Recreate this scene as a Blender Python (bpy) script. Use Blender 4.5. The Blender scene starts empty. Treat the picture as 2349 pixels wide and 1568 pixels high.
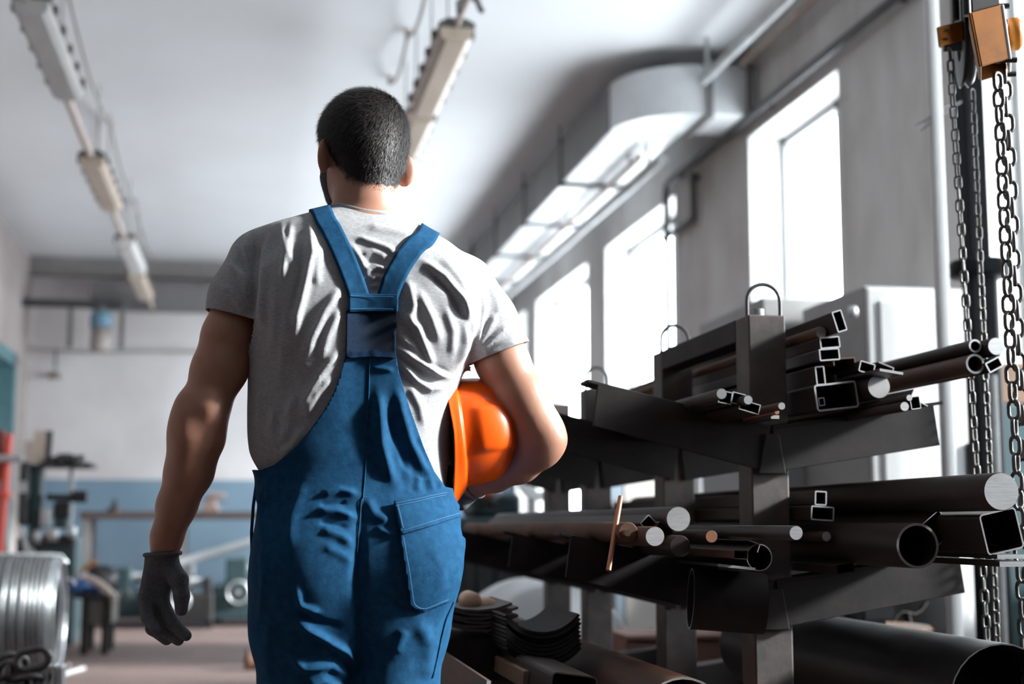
import bpy, bmesh, math, random
import numpy as np
from mathutils import Vector, Matrix
from mathutils.bvhtree import BVHTree

random.seed(7)
RNG = np.random.default_rng(7)
SC = bpy.context.scene
COL = SC.collection

# ------------------------------------------------------------------ camera
FPX = 50.0 / 36.0 * 2349.0
CX, CY = 1174.5, 784.0
VPX, VPY = 570.0, 1200.0                     # where the hall's length vanishes
PITCH = math.atan((VPY - CY) / FPX)
YAW = math.atan((CX - VPX) * math.cos(PITCH) / FPX)
CAMZ = 0.97
_s, _c, _sp, _cp = math.sin(YAW), math.cos(YAW), math.sin(PITCH), math.cos(PITCH)
CAM_R = np.array([_c, -_s, 0.0])
CAM_F = np.array([_s * _cp, _c * _cp, _sp])
CAM_U = np.array([-_s * _sp, -_c * _sp, _cp])
CAM_O = np.array([0.0, 0.0, CAMZ])

cam_data = bpy.data.cameras.new('camera')
cam_data.lens = 50.0
cam_data.sensor_width = 36.0
cam_data.clip_start = 0.05
cam_data.clip_end = 300
cam_data.dof.use_dof = True
cam_data.dof.focus_distance = 2.80
cam_data.dof.aperture_fstop = 2.4
cam = bpy.data.objects.new('camera', cam_data)
COL.objects.link(cam)
cam.matrix_world = Matrix(((CAM_R[0], CAM_U[0], -CAM_F[0], CAM_O[0]),
                           (CAM_R[1], CAM_U[1], -CAM_F[1], CAM_O[1]),
                           (CAM_R[2], CAM_U[2], -CAM_F[2], CAM_O[2]),
                           (0, 0, 0, 1)))
SC.camera = cam

# ------------------------------------------------------------------ view, sky
SC.view_settings.view_transform = 'Standard'
SC.view_settings.look = 'None'
SC.view_settings.gamma = 1.0
SC.view_settings.exposure = 0.10
SC.view_settings.use_curve_mapping = False
try:
    SC.cycles.use_denoising = True
    SC.cycles.max_bounces = 8
    SC.cycles.diffuse_bounces = 5
    SC.cycles.glossy_bounces = 3
    SC.cycles.transparent_max_bounces = 12
    SC.cycles.sample_clamp_indirect = 8.0
    SC.cycles.caustics_reflective = False
    SC.cycles.caustics_refractive = False
except Exception:
    pass

SKY_STRENGTH = 17.0
world = bpy.data.worlds.new('overcast_sky')
SC.world = world
world.use_nodes = True
_bg = world.node_tree.nodes['Background']
_bg.inputs['Color'].default_value = (0.93, 0.965, 1.0, 1)
_bg.inputs['Strength'].default_value = SKY_STRENGTH

SUN_ENERGY = 20.0
SUN_FROM = Vector((0.88, -0.19, 0.40))
sun_data = bpy.data.lights.new('sun', 'SUN')
sun_data.energy = SUN_ENERGY
sun_data.angle = math.radians(7)
sun_data.color = (1.0, 0.97, 0.93)
sun = bpy.data.objects.new('sun', sun_data)
COL.objects.link(sun)
sun.rotation_euler = SUN_FROM.to_track_quat('Z', 'Y').to_euler()


# ------------------------------------------------------------------ pixel -> place
def ray(px, py):
    return CAM_F + CAM_R * ((px - CX) / FPX) - CAM_U * ((py - CY) / FPX)

def PY(px, py, y):
    d = ray(px, py)
    return Vector(CAM_O + d * (y / d[1]))

def PX(px, py, x):
    d = ray(px, py)
    return Vector(CAM_O + d * (x / d[0]))

def PZ(px, py, z):
    d = ray(px, py)
    return Vector(CAM_O + d * ((z - CAMZ) / d[2]))

def mpp(px, py, y):
    """metres per pixel at that place"""
    d = ray(px, py)
    return (y / d[1]) / FPX

def project(P):
    """(n,3) world -> (n,2) pixels"""
    Q = np.asarray(P) - CAM_O
    z = Q @ CAM_F
    return np.stack([CX + FPX * (Q @ CAM_R) / z, CY - FPX * (Q @ CAM_U) / z], 1)


# ------------------------------------------------------------------ materials
MATS = {}

def mat(name, c1, c2=None, scale=6.0, rough=0.6, metal=0.0, bump=0.0, bscale=None, spec=0.5,
        stretch=(1, 1, 1), detail=6.0, c3=None, lo=0.35, hi=0.65, rough2=None, sss=0.0, bdist=0.01,
        spots=None, sheen=0.0):
    if name in MATS:
        return MATS[name]
    m = bpy.data.materials.new(name)
    m.use_nodes = True
    nt = m.node_tree
    N, L = nt.nodes, nt.links
    b = N['Principled BSDF']
    b.inputs['Roughness'].default_value = rough
    b.inputs['Metallic'].default_value = metal
    b.inputs['Specular IOR Level'].default_value = spec
    b.inputs['Base Color'].default_value = (*c1, 1)
    if sss:
        b.inputs['Subsurface Weight'].default_value = sss
        b.inputs['Subsurface Radius'].default_value = (0.012, 0.004, 0.002)
        b.inputs['Subsurface Scale'].default_value = 1.0
    if sheen:
        b.inputs['Sheen Weight'].default_value = sheen
        b.inputs['Sheen Roughness'].default_value = 0.5
    tc = N.new('ShaderNodeTexCoord')
    mp = N.new('ShaderNodeMapping')
    mp.inputs['Scale'].default_value = stretch
    L.new(tc.outputs['Object'], mp.inputs['Vector'])
    if c2 is not None:
        nz = N.new('ShaderNodeTexNoise')
        nz.inputs['Scale'].default_value = scale
        nz.inputs['Detail'].default_value = detail
        nz.inputs['Roughness'].default_value = 0.6
        L.new(mp.outputs['Vector'], nz.inputs['Vector'])
        cr = N.new('ShaderNodeValToRGB')
        e = cr.color_ramp.elements
        e[0].position, e[0].color = lo, (*c1, 1)
        e[1].position, e[1].color = hi, (*c2, 1)
        if c3 is not None:
            k = e.new(min(0.98, hi + 0.12))
            k.color = (*c3, 1)
        L.new(nz.outputs['Fac'], cr.inputs['Fac'])
        L.new(cr.outputs['Color'], b.inputs['Base Color'])
        if rough2 is not None:
            mr = N.new('ShaderNodeMapRange')
            mr.inputs['From Min'].default_value = lo
            mr.inputs['From Max'].default_value = hi
            mr.inputs['To Min'].default_value = rough
            mr.inputs['To Max'].default_value = rough2
            L.new(nz.outputs['Fac'], mr.inputs['Value'])
            L.new(mr.outputs['Result'], b.inputs['Roughness'])
    if bump:
        nb = N.new('ShaderNodeTexNoise')
        nb.inputs['Scale'].default_value = bscale or scale * 4
        nb.inputs['Detail'].default_value = 5
        L.new(mp.outputs['Vector'], nb.inputs['Vector'])
        bp = N.new('ShaderNodeBump')
        bp.inputs['Strength'].default_value = bump
        bp.inputs['Distance'].default_value = bdist
        L.new(nb.outputs['Fac'], bp.inputs['Height'])
        L.new(bp.outputs['Normal'], b.inputs['Normal'])
    MATS[name] = m
    return m


# ------------------------------------------------------------------ mesh builder
def V3(a):
    return Vector((float(a[0]), float(a[1]), float(a[2])))

def frame(d, up=None):
    d = V3(d).normalized()
    up = V3(up) if up is not None else Vector((0, 0, 1))
    if abs(d.dot(up)) > 0.98:
        up = Vector((0, 1, 0)) if abs(d.y) < 0.9 else Vector((1, 0, 0))
    u = up.cross(d) * -1
    u.normalize()
    w = u.cross(d)
    w.normalize()
    return d, u, w

class MB:
    def __init__(s):
        s.v, s.f, s.m, s.sm = [], [], [], []

    def face(s, idx, mi=0, smooth=False):
        s.f.append(tuple(idx)); s.m.append(mi); s.sm.append(smooth)

    def add(s, vs):
        n = len(s.v)
        s.v.extend([tuple(map(float, q)) for q in vs])
        return n

    def box(s, c, size, R=None, mi=0):
        c = V3(c)
        h = [k * .5 for k in size]
        vs = []
        for x in (-1, 1):
            for y in (-1, 1):
                for z in (-1, 1):
                    q = Vector((x * h[0], y * h[1], z * h[2]))
                    if R is not None:
                        q = R @ q
                    vs.append(c + q)
        n = s.add(vs)
        for q in ((0, 1, 3, 2), (4, 6, 7, 5), (0, 4, 5, 1), (2, 3, 7, 6), (0, 2, 6, 4), (1, 5, 7, 3)):
            s.face([n + k for k in q], mi)
        return s

    def boxb(s, a, b, mi=0):
        a, b = V3(a), V3(b)
        return s.box((a + b) / 2, (abs(b.x - a.x), abs(b.y - a.y), abs(b.z - a.z)), None, mi)

    def loft(s, rings, mi=0, closed=True, cap0=True, cap1=True, smooth=True, capmi=None):
        k = len(rings[0])
        base = [s.add(r) for r in rings]
        for i in range(len(rings) - 1):
            a, b = base[i], base[i + 1]
            for j in range(k if closed else k - 1):
                j2 = (j + 1) % k
                s.face((a + j, a + j2, b + j2, b + j), mi, smooth)
        cm = mi if capmi is None else capmi
        if cap0:
            n = s.add(rings[0])
            s.face([n + j for j in range(k)][::-1], cm)
        if cap1:
            n = s.add(rings[-1])
            s.face([n + j for j in range(k)], cm)
        return s

    def cyl(s, p0, p1, r0, r1=None, n=18, mi=0, cap0=True, cap1=True, capmi=None, up=None):
        r1 = r0 if r1 is None else r1
        p0, p1 = V3(p0), V3(p1)
        d, u, w = frame(p1 - p0, up)
        rings = []
        for p, r in ((p0, r0), (p1, r1)):
            rings.append([p + u * (r * math.cos(2 * math.pi * k / n)) + w * (r * math.sin(2 * math.pi * k / n)) for k in range(n)])
        return s.loft(rings, mi, True, cap0, cap1, True, capmi)

    def section(s, outer, inner, p0, p1, rot=0.0, mi=0, endmi=None, smooth=False, up=None):
        """extrude a 2-D outline (with a hole when inner is given) from p0 to p1"""
        p0, p1 = V3(p0), V3(p1)
        d, u, w = frame(p1 - p0, up)
        cr, sr = math.cos(rot), math.sin(rot)
        def place(p, q):
            a, b = q[0] * cr - q[1] * sr, q[0] * sr + q[1] * cr
            return p + u * a + w * b
        em = mi if endmi is None else endmi
        k = len(outer)
        def side(loop, flip):
            a = s.add([place(p0, q) for q in loop])
            b = s.add([place(p1, q) for q in loop])
            for j in range(k):
                j2 = (j + 1) % k
                q = (a + j, a + j2, b + j2, b + j)
                s.face(q[::-1] if flip else q, mi, smooth)
        side(outer, True)
        if inner:
            side(inner, False)
        for p, fl in ((p0, False), (p1, True)):
            a = s.add([place(p, q) for q in outer])
            if inner:
                b = s.add([place(p, q) for q in inner])
                for j in range(k):
                    j2 = (j + 1) % k
                    q = (a + j, a + j2, b + j2, b + j)
                    s.face(q[::-1] if fl else q, em)
            else:
                q = [a + j for j in range(k)]
                s.face(q[::-1] if fl else q, em)
        return s

    def sweep(s, path, r, n=8, closed=False, mi=0, caps=True):
        path = [V3(p) for p in path]
        m = len(path)
        rings = []
        prev = None
        for i in range(m):
            if closed:
                t = path[(i + 1) % m] - path[i - 1]
            else:
                t = path[min(i + 1, m - 1)] - path[max(i - 1, 0)]
            t.normalize()
            if prev is None:
                d, u, w = frame(t)
            else:
                u = prev - t * prev.dot(t)
                u.normalize()
            w = t.cross(u)
            prev = u
            rr = r[i] if isinstance(r, (list, tuple)) else r
            rings.append([path[i] + u * (rr * math.cos(2 * math.pi * k / n)) + w * (rr * math.sin(2 * math.pi * k / n)) for k in range(n)])
        if closed:
            rings.append(rings[0])
            return s.loft(rings, mi, True, False, False)
        return s.loft(rings, mi, True, caps, caps)

    def lathe(s, prof, origin, axis=(0, 0, 1), n=24, mi=0, up=None, cap0=True, cap1=True, a0=0.0, a1=None):
        """prof: list of (radius, height) along the axis"""
        o = V3(origin)
        d, u, w = frame(axis, up)
        full = a1 is None
        a1 = 2 * math.pi if full else a1
        rings = []
        for r, h in prof:
            kk = n if full else n + 1
            rings.append([o + d * h + u * (r * math.cos(a0 + (a1 - a0) * k / n)) + w * (r * math.sin(a0 + (a1 - a0) * k / n)) for k in range(kk)])
        return s.loft(rings, mi, full, cap0, cap1)

    def poly(s, pts, thick, mi=0):
        """a flat outline (3-D points) given thickness along vector thick"""
        pts = [V3(p) for p in pts]
        th = V3(thick)
        k = len(pts)
        a = s.add(pts)
        b = s.add([p + th for p in pts])
        s.face([a + j for j in range(k)], mi)
        s.face([b + j for j in range(k)][::-1], mi)
        for j in range(k):
            j2 = (j + 1) % k
            s.face((a + j, b + j, b + j2, a + j2), mi)
        return s

    def build(s, name, mats, parent=None, bevel=0.0, origin=None):
        me = bpy.data.meshes.new(name)
        vs = s.v
        if origin is not None:
            o = V3(origin)
            vs = [(q[0] - o.x, q[1] - o.y, q[2] - o.z) for q in vs]
        me.from_pydata(vs, [], s.f)
        if not isinstance(mats, (list, tuple)):
            mats = [mats]
        for m in mats:
            me.materials.append(m)
        me.polygons.foreach_set('material_index', s.m)
        me.polygons.foreach_set('use_smooth', s.sm)
        bm = bmesh.new(); bm.from_mesh(me)
        bmesh.ops.recalc_face_normals(bm, faces=bm.faces)
        bm.to_mesh(me); bm.free()
        me.update()
        o_ = bpy.data.objects.new(name, me)
        COL.objects.link(o_)
        if origin is not None:
            o_.location = V3(origin)
        if parent is not None:
            attach(o_, parent)
        if bevel:
            md = o_.modifiers.new('bevel', 'BEVEL')
            md.width = bevel; md.segments = 2; md.limit_method = 'ANGLE'; md.angle_limit = math.radians(50)
        return o_


def attach(o, parent):
    o.parent = parent
    loc = Vector((0, 0, 0))
    q = parent
    while q is not None:
        loc += q.location
        q = q.parent
    o.location = o.location - loc

def tag(o, label, cat, group=None, kind=None):
    o['label'] = label
    if cat:
        o['category'] = cat
    if group:
        o['group'] = group
    if kind:
        o['kind'] = kind
    return o

def thing(name, label, cat, loc=(0, 0, 0), group=None):
    o = bpy.data.objects.new(name, None)
    o.empty_display_size = 0.05
    COL.objects.link(o)
    o.location = V3(loc)
    return tag(o, label, cat, group)

def struct(o, label=None):
    o['kind'] = 'structure'
    if label:
        o['label'] = label
    return o

def rrect(w, h, r, k=3):
    pts = []
    for cx, cy, a in ((w / 2 - r, h / 2 - r, 0), (-w / 2 + r, h / 2 - r, 90), (-w / 2 + r, -h / 2 + r, 180), (w / 2 - r, -h / 2 + r, 270)):
        for i in range(k + 1):
            t = math.radians(a + 90 * i / k)
            pts.append((cx + r * math.cos(t), cy + r * math.sin(t)))
    return pts

def circ(r, n=28):
    return [(r * math.cos(2 * math.pi * k / n), r * math.sin(2 * math.pi * k / n)) for k in range(n)]

def bez(p0, p1, p2, n=10):
    p0, p1, p2 = V3(p0), V3(p1), V3(p2)
    return [p0 * (1 - t) ** 2 + p1 * (2 * t * (1 - t)) + p2 * t * t for t in [k / n for k in range(n + 1)]]

# ================================================================== THE HALL
XL, XR, YB, YF, ZC = -2.77, 3.45, 18.6, -9.0, 4.30
m_ceil = mat('painted_ceiling', (0.70, 0.725, 0.75), (0.65, 0.665, 0.68), 0.7, rough=0.9, lo=0.3, hi=0.7)
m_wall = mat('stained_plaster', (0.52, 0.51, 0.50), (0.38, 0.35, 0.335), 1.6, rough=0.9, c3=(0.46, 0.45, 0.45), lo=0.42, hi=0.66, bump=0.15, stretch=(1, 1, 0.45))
m_reveal = mat('white_reveal_paint', (0.62, 0.62, 0.61), (0.56, 0.56, 0.55), 3.0, rough=0.85)
m_white_frame = mat('white_window_paint', (0.34, 0.35, 0.355), (0.28, 0.285, 0.29), 5, rough=0.5)
m_black_pipe = mat('black_painted_pipe', (0.035, 0.035, 0.04), (0.06, 0.055, 0.055), 8, rough=0.5)
m_grey_pipe = mat('grey_pipe', (0.42, 0.45, 0.46), (0.30, 0.30, 0.30), 6, rough=0.5, metal=0.2)
m_brown_pipe = mat('rusty_wall_pipe', (0.30, 0.22, 0.18), (0.42, 0.36, 0.32), 8, rough=0.7)
m_teal_frame = mat('teal_door_paint', (0.06, 0.15, 0.17), (0.09, 0.19, 0.21), 4, rough=0.55)
m_duct = mat('galvanised_sheet', (0.56, 0.58, 0.60), (0.64, 0.66, 0.67), 4, rough=0.42, metal=0.35, stretch=(1, 1, 1))
m_duct_dark = mat('dull_metal_and_side_shade', (0.13, 0.125, 0.125), (0.18, 0.17, 0.17), 2, rough=0.6, metal=0.3)

# back wall: white above, blue dado below (painted plaster)
def mat_backwall():
    m = mat('two_tone_wall_paint', (0.5, 0.5, 0.5), rough=0.85)
    nt = m.node_tree; N, L = nt.nodes, nt.links
    b = N['Principled BSDF']
    tc = N.new('ShaderNodeTexCoord')
    sp = N.new('ShaderNodeSeparateXYZ')
    L.new(tc.outputs['Object'], sp.inputs['Vector'])
    nz = N.new('ShaderNodeTexNoise'); nz.inputs['Scale'].default_value = 0.8; nz.inputs['Detail'].default_value = 7
    L.new(tc.outputs['Object'], nz.inputs['Vector'])
    def ramp(a, b_, lo=0.38, hi=0.68):
        cr = N.new('ShaderNodeValToRGB')
        e = cr.color_ramp.elements
        e[0].position, e[0].color = lo, (*a, 1)
        e[1].position, e[1].color = hi, (*b_, 1)
        L.new(nz.outputs['Fac'], cr.inputs['Fac'])
        return cr
    up = ramp((0.68, 0.67, 0.675), (0.53, 0.49, 0.485))
    lo = ramp((0.20, 0.30, 0.385), (0.145, 0.225, 0.30))
    mx = N.new('ShaderNodeMix'); mx.data_type = 'RGBA'
    st = N.new('ShaderNodeMath'); st.operation = 'GREATER_THAN'; st.inputs[1].default_value = 1.52
    L.new(sp.outputs['Z'], st.inputs[0])
    L.new(st.outputs[0], mx.inputs['Factor'])
    L.new(lo.outputs['Color'], mx.inputs['A'])
    L.new(up.outputs['Color'], mx.inputs['B'])
    L.new(mx.outputs['Result'], b.inputs['Base Color'])
    return m
m_back = mat_backwall()

def mat_floor():
    m = mat('red_brown_concrete', (0.125, 0.085, 0.078), (0.09, 0.062, 0.057), 1.2, rough=0.55, c3=(0.16, 0.12, 0.11), lo=0.35, hi=0.62, bump=0.08, bscale=20, rough2=0.75)
    return m
m_floor = mat_floor()

b = MB(); b.boxb((XL - .3, YF, -0.2), (XR + .45, YB + .3, 0.0))
struct(b.build('floor', m_floor), 'worn red-brown concrete floor of the workshop')
b = MB(); b.boxb((XL - .3, YF, ZC), (XR + .45, YB + .3, ZC + 0.2))
struct(b.build('ceiling', m_ceil), 'pale grey painted workshop ceiling')
b = MB(); b.boxb((XL - .3, YB, 0), (XR + .45, YB + 0.3, ZC))
struct(b.build('wall_back', m_back), 'far wall, white above a blue painted dado')
b = MB(); b.boxb((XL - .3, YF - .3, 0), (XR + .45, YF, ZC))
struct(b.build('wall_front', mat('dim_plaster', (0.16, 0.15, 0.145), (0.20, 0.19, 0.18), 1.5, rough=.9)), 'plaster wall behind the viewer')
# left wall with a large doorway near its far end
DY0, DY1, DZ = 14.6, 17.35, 2.93
b = MB()
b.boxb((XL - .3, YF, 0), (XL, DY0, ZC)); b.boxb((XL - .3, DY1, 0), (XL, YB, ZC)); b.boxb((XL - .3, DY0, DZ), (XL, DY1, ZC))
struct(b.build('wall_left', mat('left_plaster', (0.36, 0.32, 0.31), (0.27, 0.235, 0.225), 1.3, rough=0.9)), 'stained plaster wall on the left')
b = MB()
b.boxb((XL - .25, DY0, 0), (XL + .06, DY0 + .14, DZ)); b.boxb((XL - .25, DY1 - .14, 0), (XL + .06, DY1, DZ)); b.boxb((XL - .25, DY0, DZ - .14), (XL + .06, DY1, DZ))
door = struct(b.build('door_1', m_teal_frame), 'teal painted gate frame in the left wall')
b = MB(); b.boxb((XL - .22, DY0 + .14, 0), (XL - .16, DY1 - .14, DZ - .14))
b.build('door_leaf', mat('grey_gate_sheet', (0.42, 0.44, 0.44), (0.34, 0.36, 0.36), 2, rough=0.6), door)

# right wall with window openings
def yat(px, py=600):
    return PX(px, py, XR).y
WZ0, WZ1 = 0.95, PX(1930, 150, XR).z
WIN = [(1.35, 3.25), (4.55, yat(2235)), (yat(1937), yat(1724)), (yat(1552), yat(1390)), (yat(1348), yat(1231)), (yat(1207), YB - .15)]  # first opening is out of view, placed so sun and sky reach the man
b = MB()
ys = [YF] + [q for w in WIN for q in w] + [YB]
for k in range(0, len(ys), 2):
    b.boxb((XR, ys[k], 0), (XR + .36, ys[k + 1], ZC))
for (a, c) in WIN:
    b.boxb((XR, a, 0), (XR + .36, c, WZ0)); b.boxb((XR, a, WZ1), (XR + .36, c, ZC))
struct(b.build('wall_right', m_wall), 'stained plaster window wall on the right')

# glass: thin clear pane
def mat_glass():
    m = bpy.data.materials.new('window_glass'); m.use_nodes = True
    N, L = m.node_tree.nodes, m.node_tree.links
    N.remove(N['Principled BSDF'])
    out = N['Material Output']
    tr = N.new('ShaderNodeBsdfTransparent'); tr.inputs['Color'].default_value = (0.93, 0.95, 0.96, 1)
    gl = N.new('ShaderNodeBsdfGlossy'); gl.inputs['Roughness'].default_value = 0.05
    mx = N.new('ShaderNodeMixShader')
    mx.inputs[0].default_value = 0.06; L.new(tr.outputs[0], mx.inputs[1]); L.new(gl.outputs[0], mx.inputs[2])
    L.new(mx.outputs[0], out.inputs['Surface'])
    return m
m_glass = mat_glass()
for k, (a, c) in enumerate(WIN):
    w = c - a
    b = MB()
    x0, x1 = XR + .24, XR + .31
    t = .07
    b.boxb((x0, a, WZ0), (x1, c, WZ0 + t)); b.boxb((x0, a, WZ1 - t), (x1, c, WZ1))
    b.boxb((x0, a, WZ0), (x1, a + t, WZ1)); b.boxb((x0, c - t, WZ0), (x1, c, WZ1))
    ms = a + w * .36
    b.boxb((x0, ms - .045, WZ0), (x1, ms + .045, WZ1))
    win = struct(b.build('window_%d' % (k + 1), m_white_frame), 'tall white framed window with bright daylight behind')
    for (y0, y1) in ((a + t, ms - .045), (ms + .045, c - t)):
        g = MB(); g.boxb((XR + .27, y0, WZ0 + t), (XR + .276, y1, WZ1 - t))
        g.build('pane', m_glass, win)
    g = MB()   # painted reveal lining of the opening
    g.boxb((XR - .004, a - .004, WZ0), (XR + .24, a + .012, WZ1)); g.boxb((XR - .004, c - .012, WZ0), (XR + .24, c + .004, WZ1))
    g.boxb((XR - .004, a, WZ1 - .012), (XR + .24, c, WZ1 + .004)); g.boxb((XR - .05, a - .03, WZ0 - .03), (XR + .24, c + .03, WZ0 + .012))
    g.build('window_reveal', m_reveal, win)
    ld = bpy.data.lights.new('daylight_portal', 'AREA')
    ld.shape = 'RECTANGLE'; ld.size = WZ1 - WZ0; ld.size_y = w
    ld.cycles.is_portal = True
    lo = bpy.data.objects.new('daylight_portal', ld); COL.objects.link(lo)
    lo.location = (XR + .33, (a + c) / 2, (WZ0 + WZ1) / 2)
    lo.rotation_euler = (0, math.radians(90), 0)

# ================================================================== STEEL RACK
m_rack = mat('dark_rack_steel', (0.013, 0.0115, 0.0118), (0.024, 0.0195, 0.019), 9, rough=0.62, metal=0.0, spec=0.18, c3=(0.032, 0.021, 0.018), lo=0.4, hi=0.68, bump=0.15, bscale=60, bdist=0.002)
m_rack_worn = mat('worn_rack_steel', (0.066, 0.062, 0.062), (0.105, 0.088, 0.084), 14, rough=0.55, metal=0.1, spec=0.25, c3=(0.13, 0.06, 0.042), lo=0.4, hi=0.66, bump=0.25, bscale=50, bdist=0.002)
m_bar = mat('mill_scale_steel', (0.024, 0.017, 0.0155), (0.042, 0.028, 0.023), 10, rough=0.52, metal=0.1, spec=0.3, c3=(0.085, 0.038, 0.021), lo=0.4, hi=0.66, stretch=(1, .25, 1))
m_bar_grey = mat('grey_rolled_steel', (0.055, 0.055, 0.058), (0.08, 0.075, 0.073), 10, rough=0.45, metal=0.45, stretch=(1, .25, 1))
m_rust = mat('rusty_steel', (0.056, 0.029, 0.019), (0.13, 0.055, 0.024), 9, rough=0.65, metal=0.1, c3=(0.045, 0.033, 0.029), lo=0.38, hi=0.62, stretch=(1, .3, 1))
m_cut = mat('sawn_bright_steel', (0.52, 0.53, 0.55), (0.66, 0.67, 0.69), 5, rough=0.36, metal=0.55, stretch=(4, 4, 60), bump=0.2, bscale=14, bdist=0.001)
m_cut_dull = mat('dull_cut_steel', (0.36, 0.36, 0.37), (0.45, 0.44, 0.44), 14, rough=0.4, metal=0.5)
m_copper = mat('copper_rod', (0.42, 0.20, 0.12), (0.34, 0.16, 0.10), 8, rough=0.4, metal=0.5)
m_wire = mat('bare_round_rod', (0.08, 0.08, 0.085), (0.12, 0.115, 0.115), 20, rough=0.4, metal=0.6)

RY = 3.15                                  # front face of the first post
PW = 0.092
pc = PY(1763, 900, RY)
RX = pc.x
POSTY = [RY, RY + .72, RY + 1.66, RY + 2.30]
ZTOP = PY(1763, 722, RY).z
rack = thing('steel_storage_rack', 'dark steel bar rack with V-shaped arms on four posts', 'rack', (RX, RY + 1.2, 0))
for k, y in enumerate(POSTY):
    zt = ZTOP if k < 2 else ZTOP - 0.02
    b = MB(); b.boxb((RX - PW / 2, y, 0.012), (RX + PW / 2, y + PW, zt))
    po = b.build('post', m_rack_worn, rack, bevel=.004)
    f = MB(); f.boxb((RX - .09, y - .05, 0), (RX + .09, y + PW + .05, .012)); f.build('base_plate', m_rack, po)
    if k < 3:
        # lifting loop welded on the post head
        r = .041
        yy = y + .02
        p = [(RX - r, yy, zt - .055)]
        for i in range(13):
            a = math.pi - math.pi * i / 12
            p.append((RX + r * math.cos(a), yy, zt + .035 + r * math.sin(a)))
        p.append((RX + r, yy, zt - .05))
        f = MB(); f.sweep(p, .0048, 8); f.build('lifting_loop', m_wire, po)
    if k == 0:
        f = MB(); f.cyl((RX - .008, y + .05, zt), (RX - .008, y + .05, zt + .02), .019, n=20); f.build('head_stub', m_cut_dull, po)
# top rail and its plate web between the posts
b = MB(); b.boxb((RX - PW / 2, RY + PW, ZTOP - .055), (RX + PW / 2 - .03, POSTY[1], ZTOP)); b.build('top_rail', m_rack, rack, bevel=.003)
b = MB(); b.boxb((RX - PW / 2, POSTY[1] + PW, ZTOP - .21), (RX + PW / 2 - .03, POSTY[3], ZTOP - .17)); b.build('side_rail', m_rack, rack, bevel=.003)
b = MB(); b.boxb((RX - .03, RY + PW, .12), (RX + .03, POSTY[3], .18)); b.build('bottom_rail', m_rack, rack, bevel=.003)

def arm(y, z0, length, rise, side, h0, h1, name='arm'):
    """angle-iron arm: a face plate and a top flange, rising away from the post"""
    s = side
    x0, x1 = RX + s * .004, RX + s * length
    za, zb = z0, z0 + rise
    yf = y - .012
    b = MB()
    b.poly([(x0, yf, za), (x1 - s * .012, yf, zb - .0), (x1, yf, zb - h1), (x0 + s * .012, yf, za - h0)], (0, .008, 0))
    # flange on the upper edge, running back
    b.poly([(x0, yf, za), (x1 + s * .012, yf, zb + .002), (x1 + s * .012, yf + .075, zb + .002), (x0, yf + .075, za)], (0, 0, .008))
    o = b.build(name, m_rack, rack, bevel=.0015)
    return o

def z_at(px, py):
    return PY(px, py, RY).z
ARML = []
for y in POSTY:
    # upper tier
    for s, L, r in ((-1, .425, .098), (1, .42, .062)):
        ARML.append(arm(y, z_at(1765, 984), L, r, s, .098, .096))
    # middle tier
    for s, L, r in ((-1, .49, .108), (1, .47, .066)):
        ARML.append(arm(y, z_at(1765, 1338), L, r, s, .098, .09))
    # bottom tier
    for s, L, r in ((-1, .55, .10), (1, .52, .07)):
        ARML.append(arm(y, .43, L, r, s, .098, .09))
# gusset where the arms of the first post meet
for py in (984, 1338):
    zz = z_at(1765, py)
    b = MB(); b.poly([(RX - .016, RY - .02, zz - .012), (RX + .016, RY - .02, zz - .012), (RX + .034, RY - .014, zz - .104), (RX - .034, RY - .014, zz - .104)], (0, .012, 0))
    b.build('gusset', m_rack, rack, bevel=.002)

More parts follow.
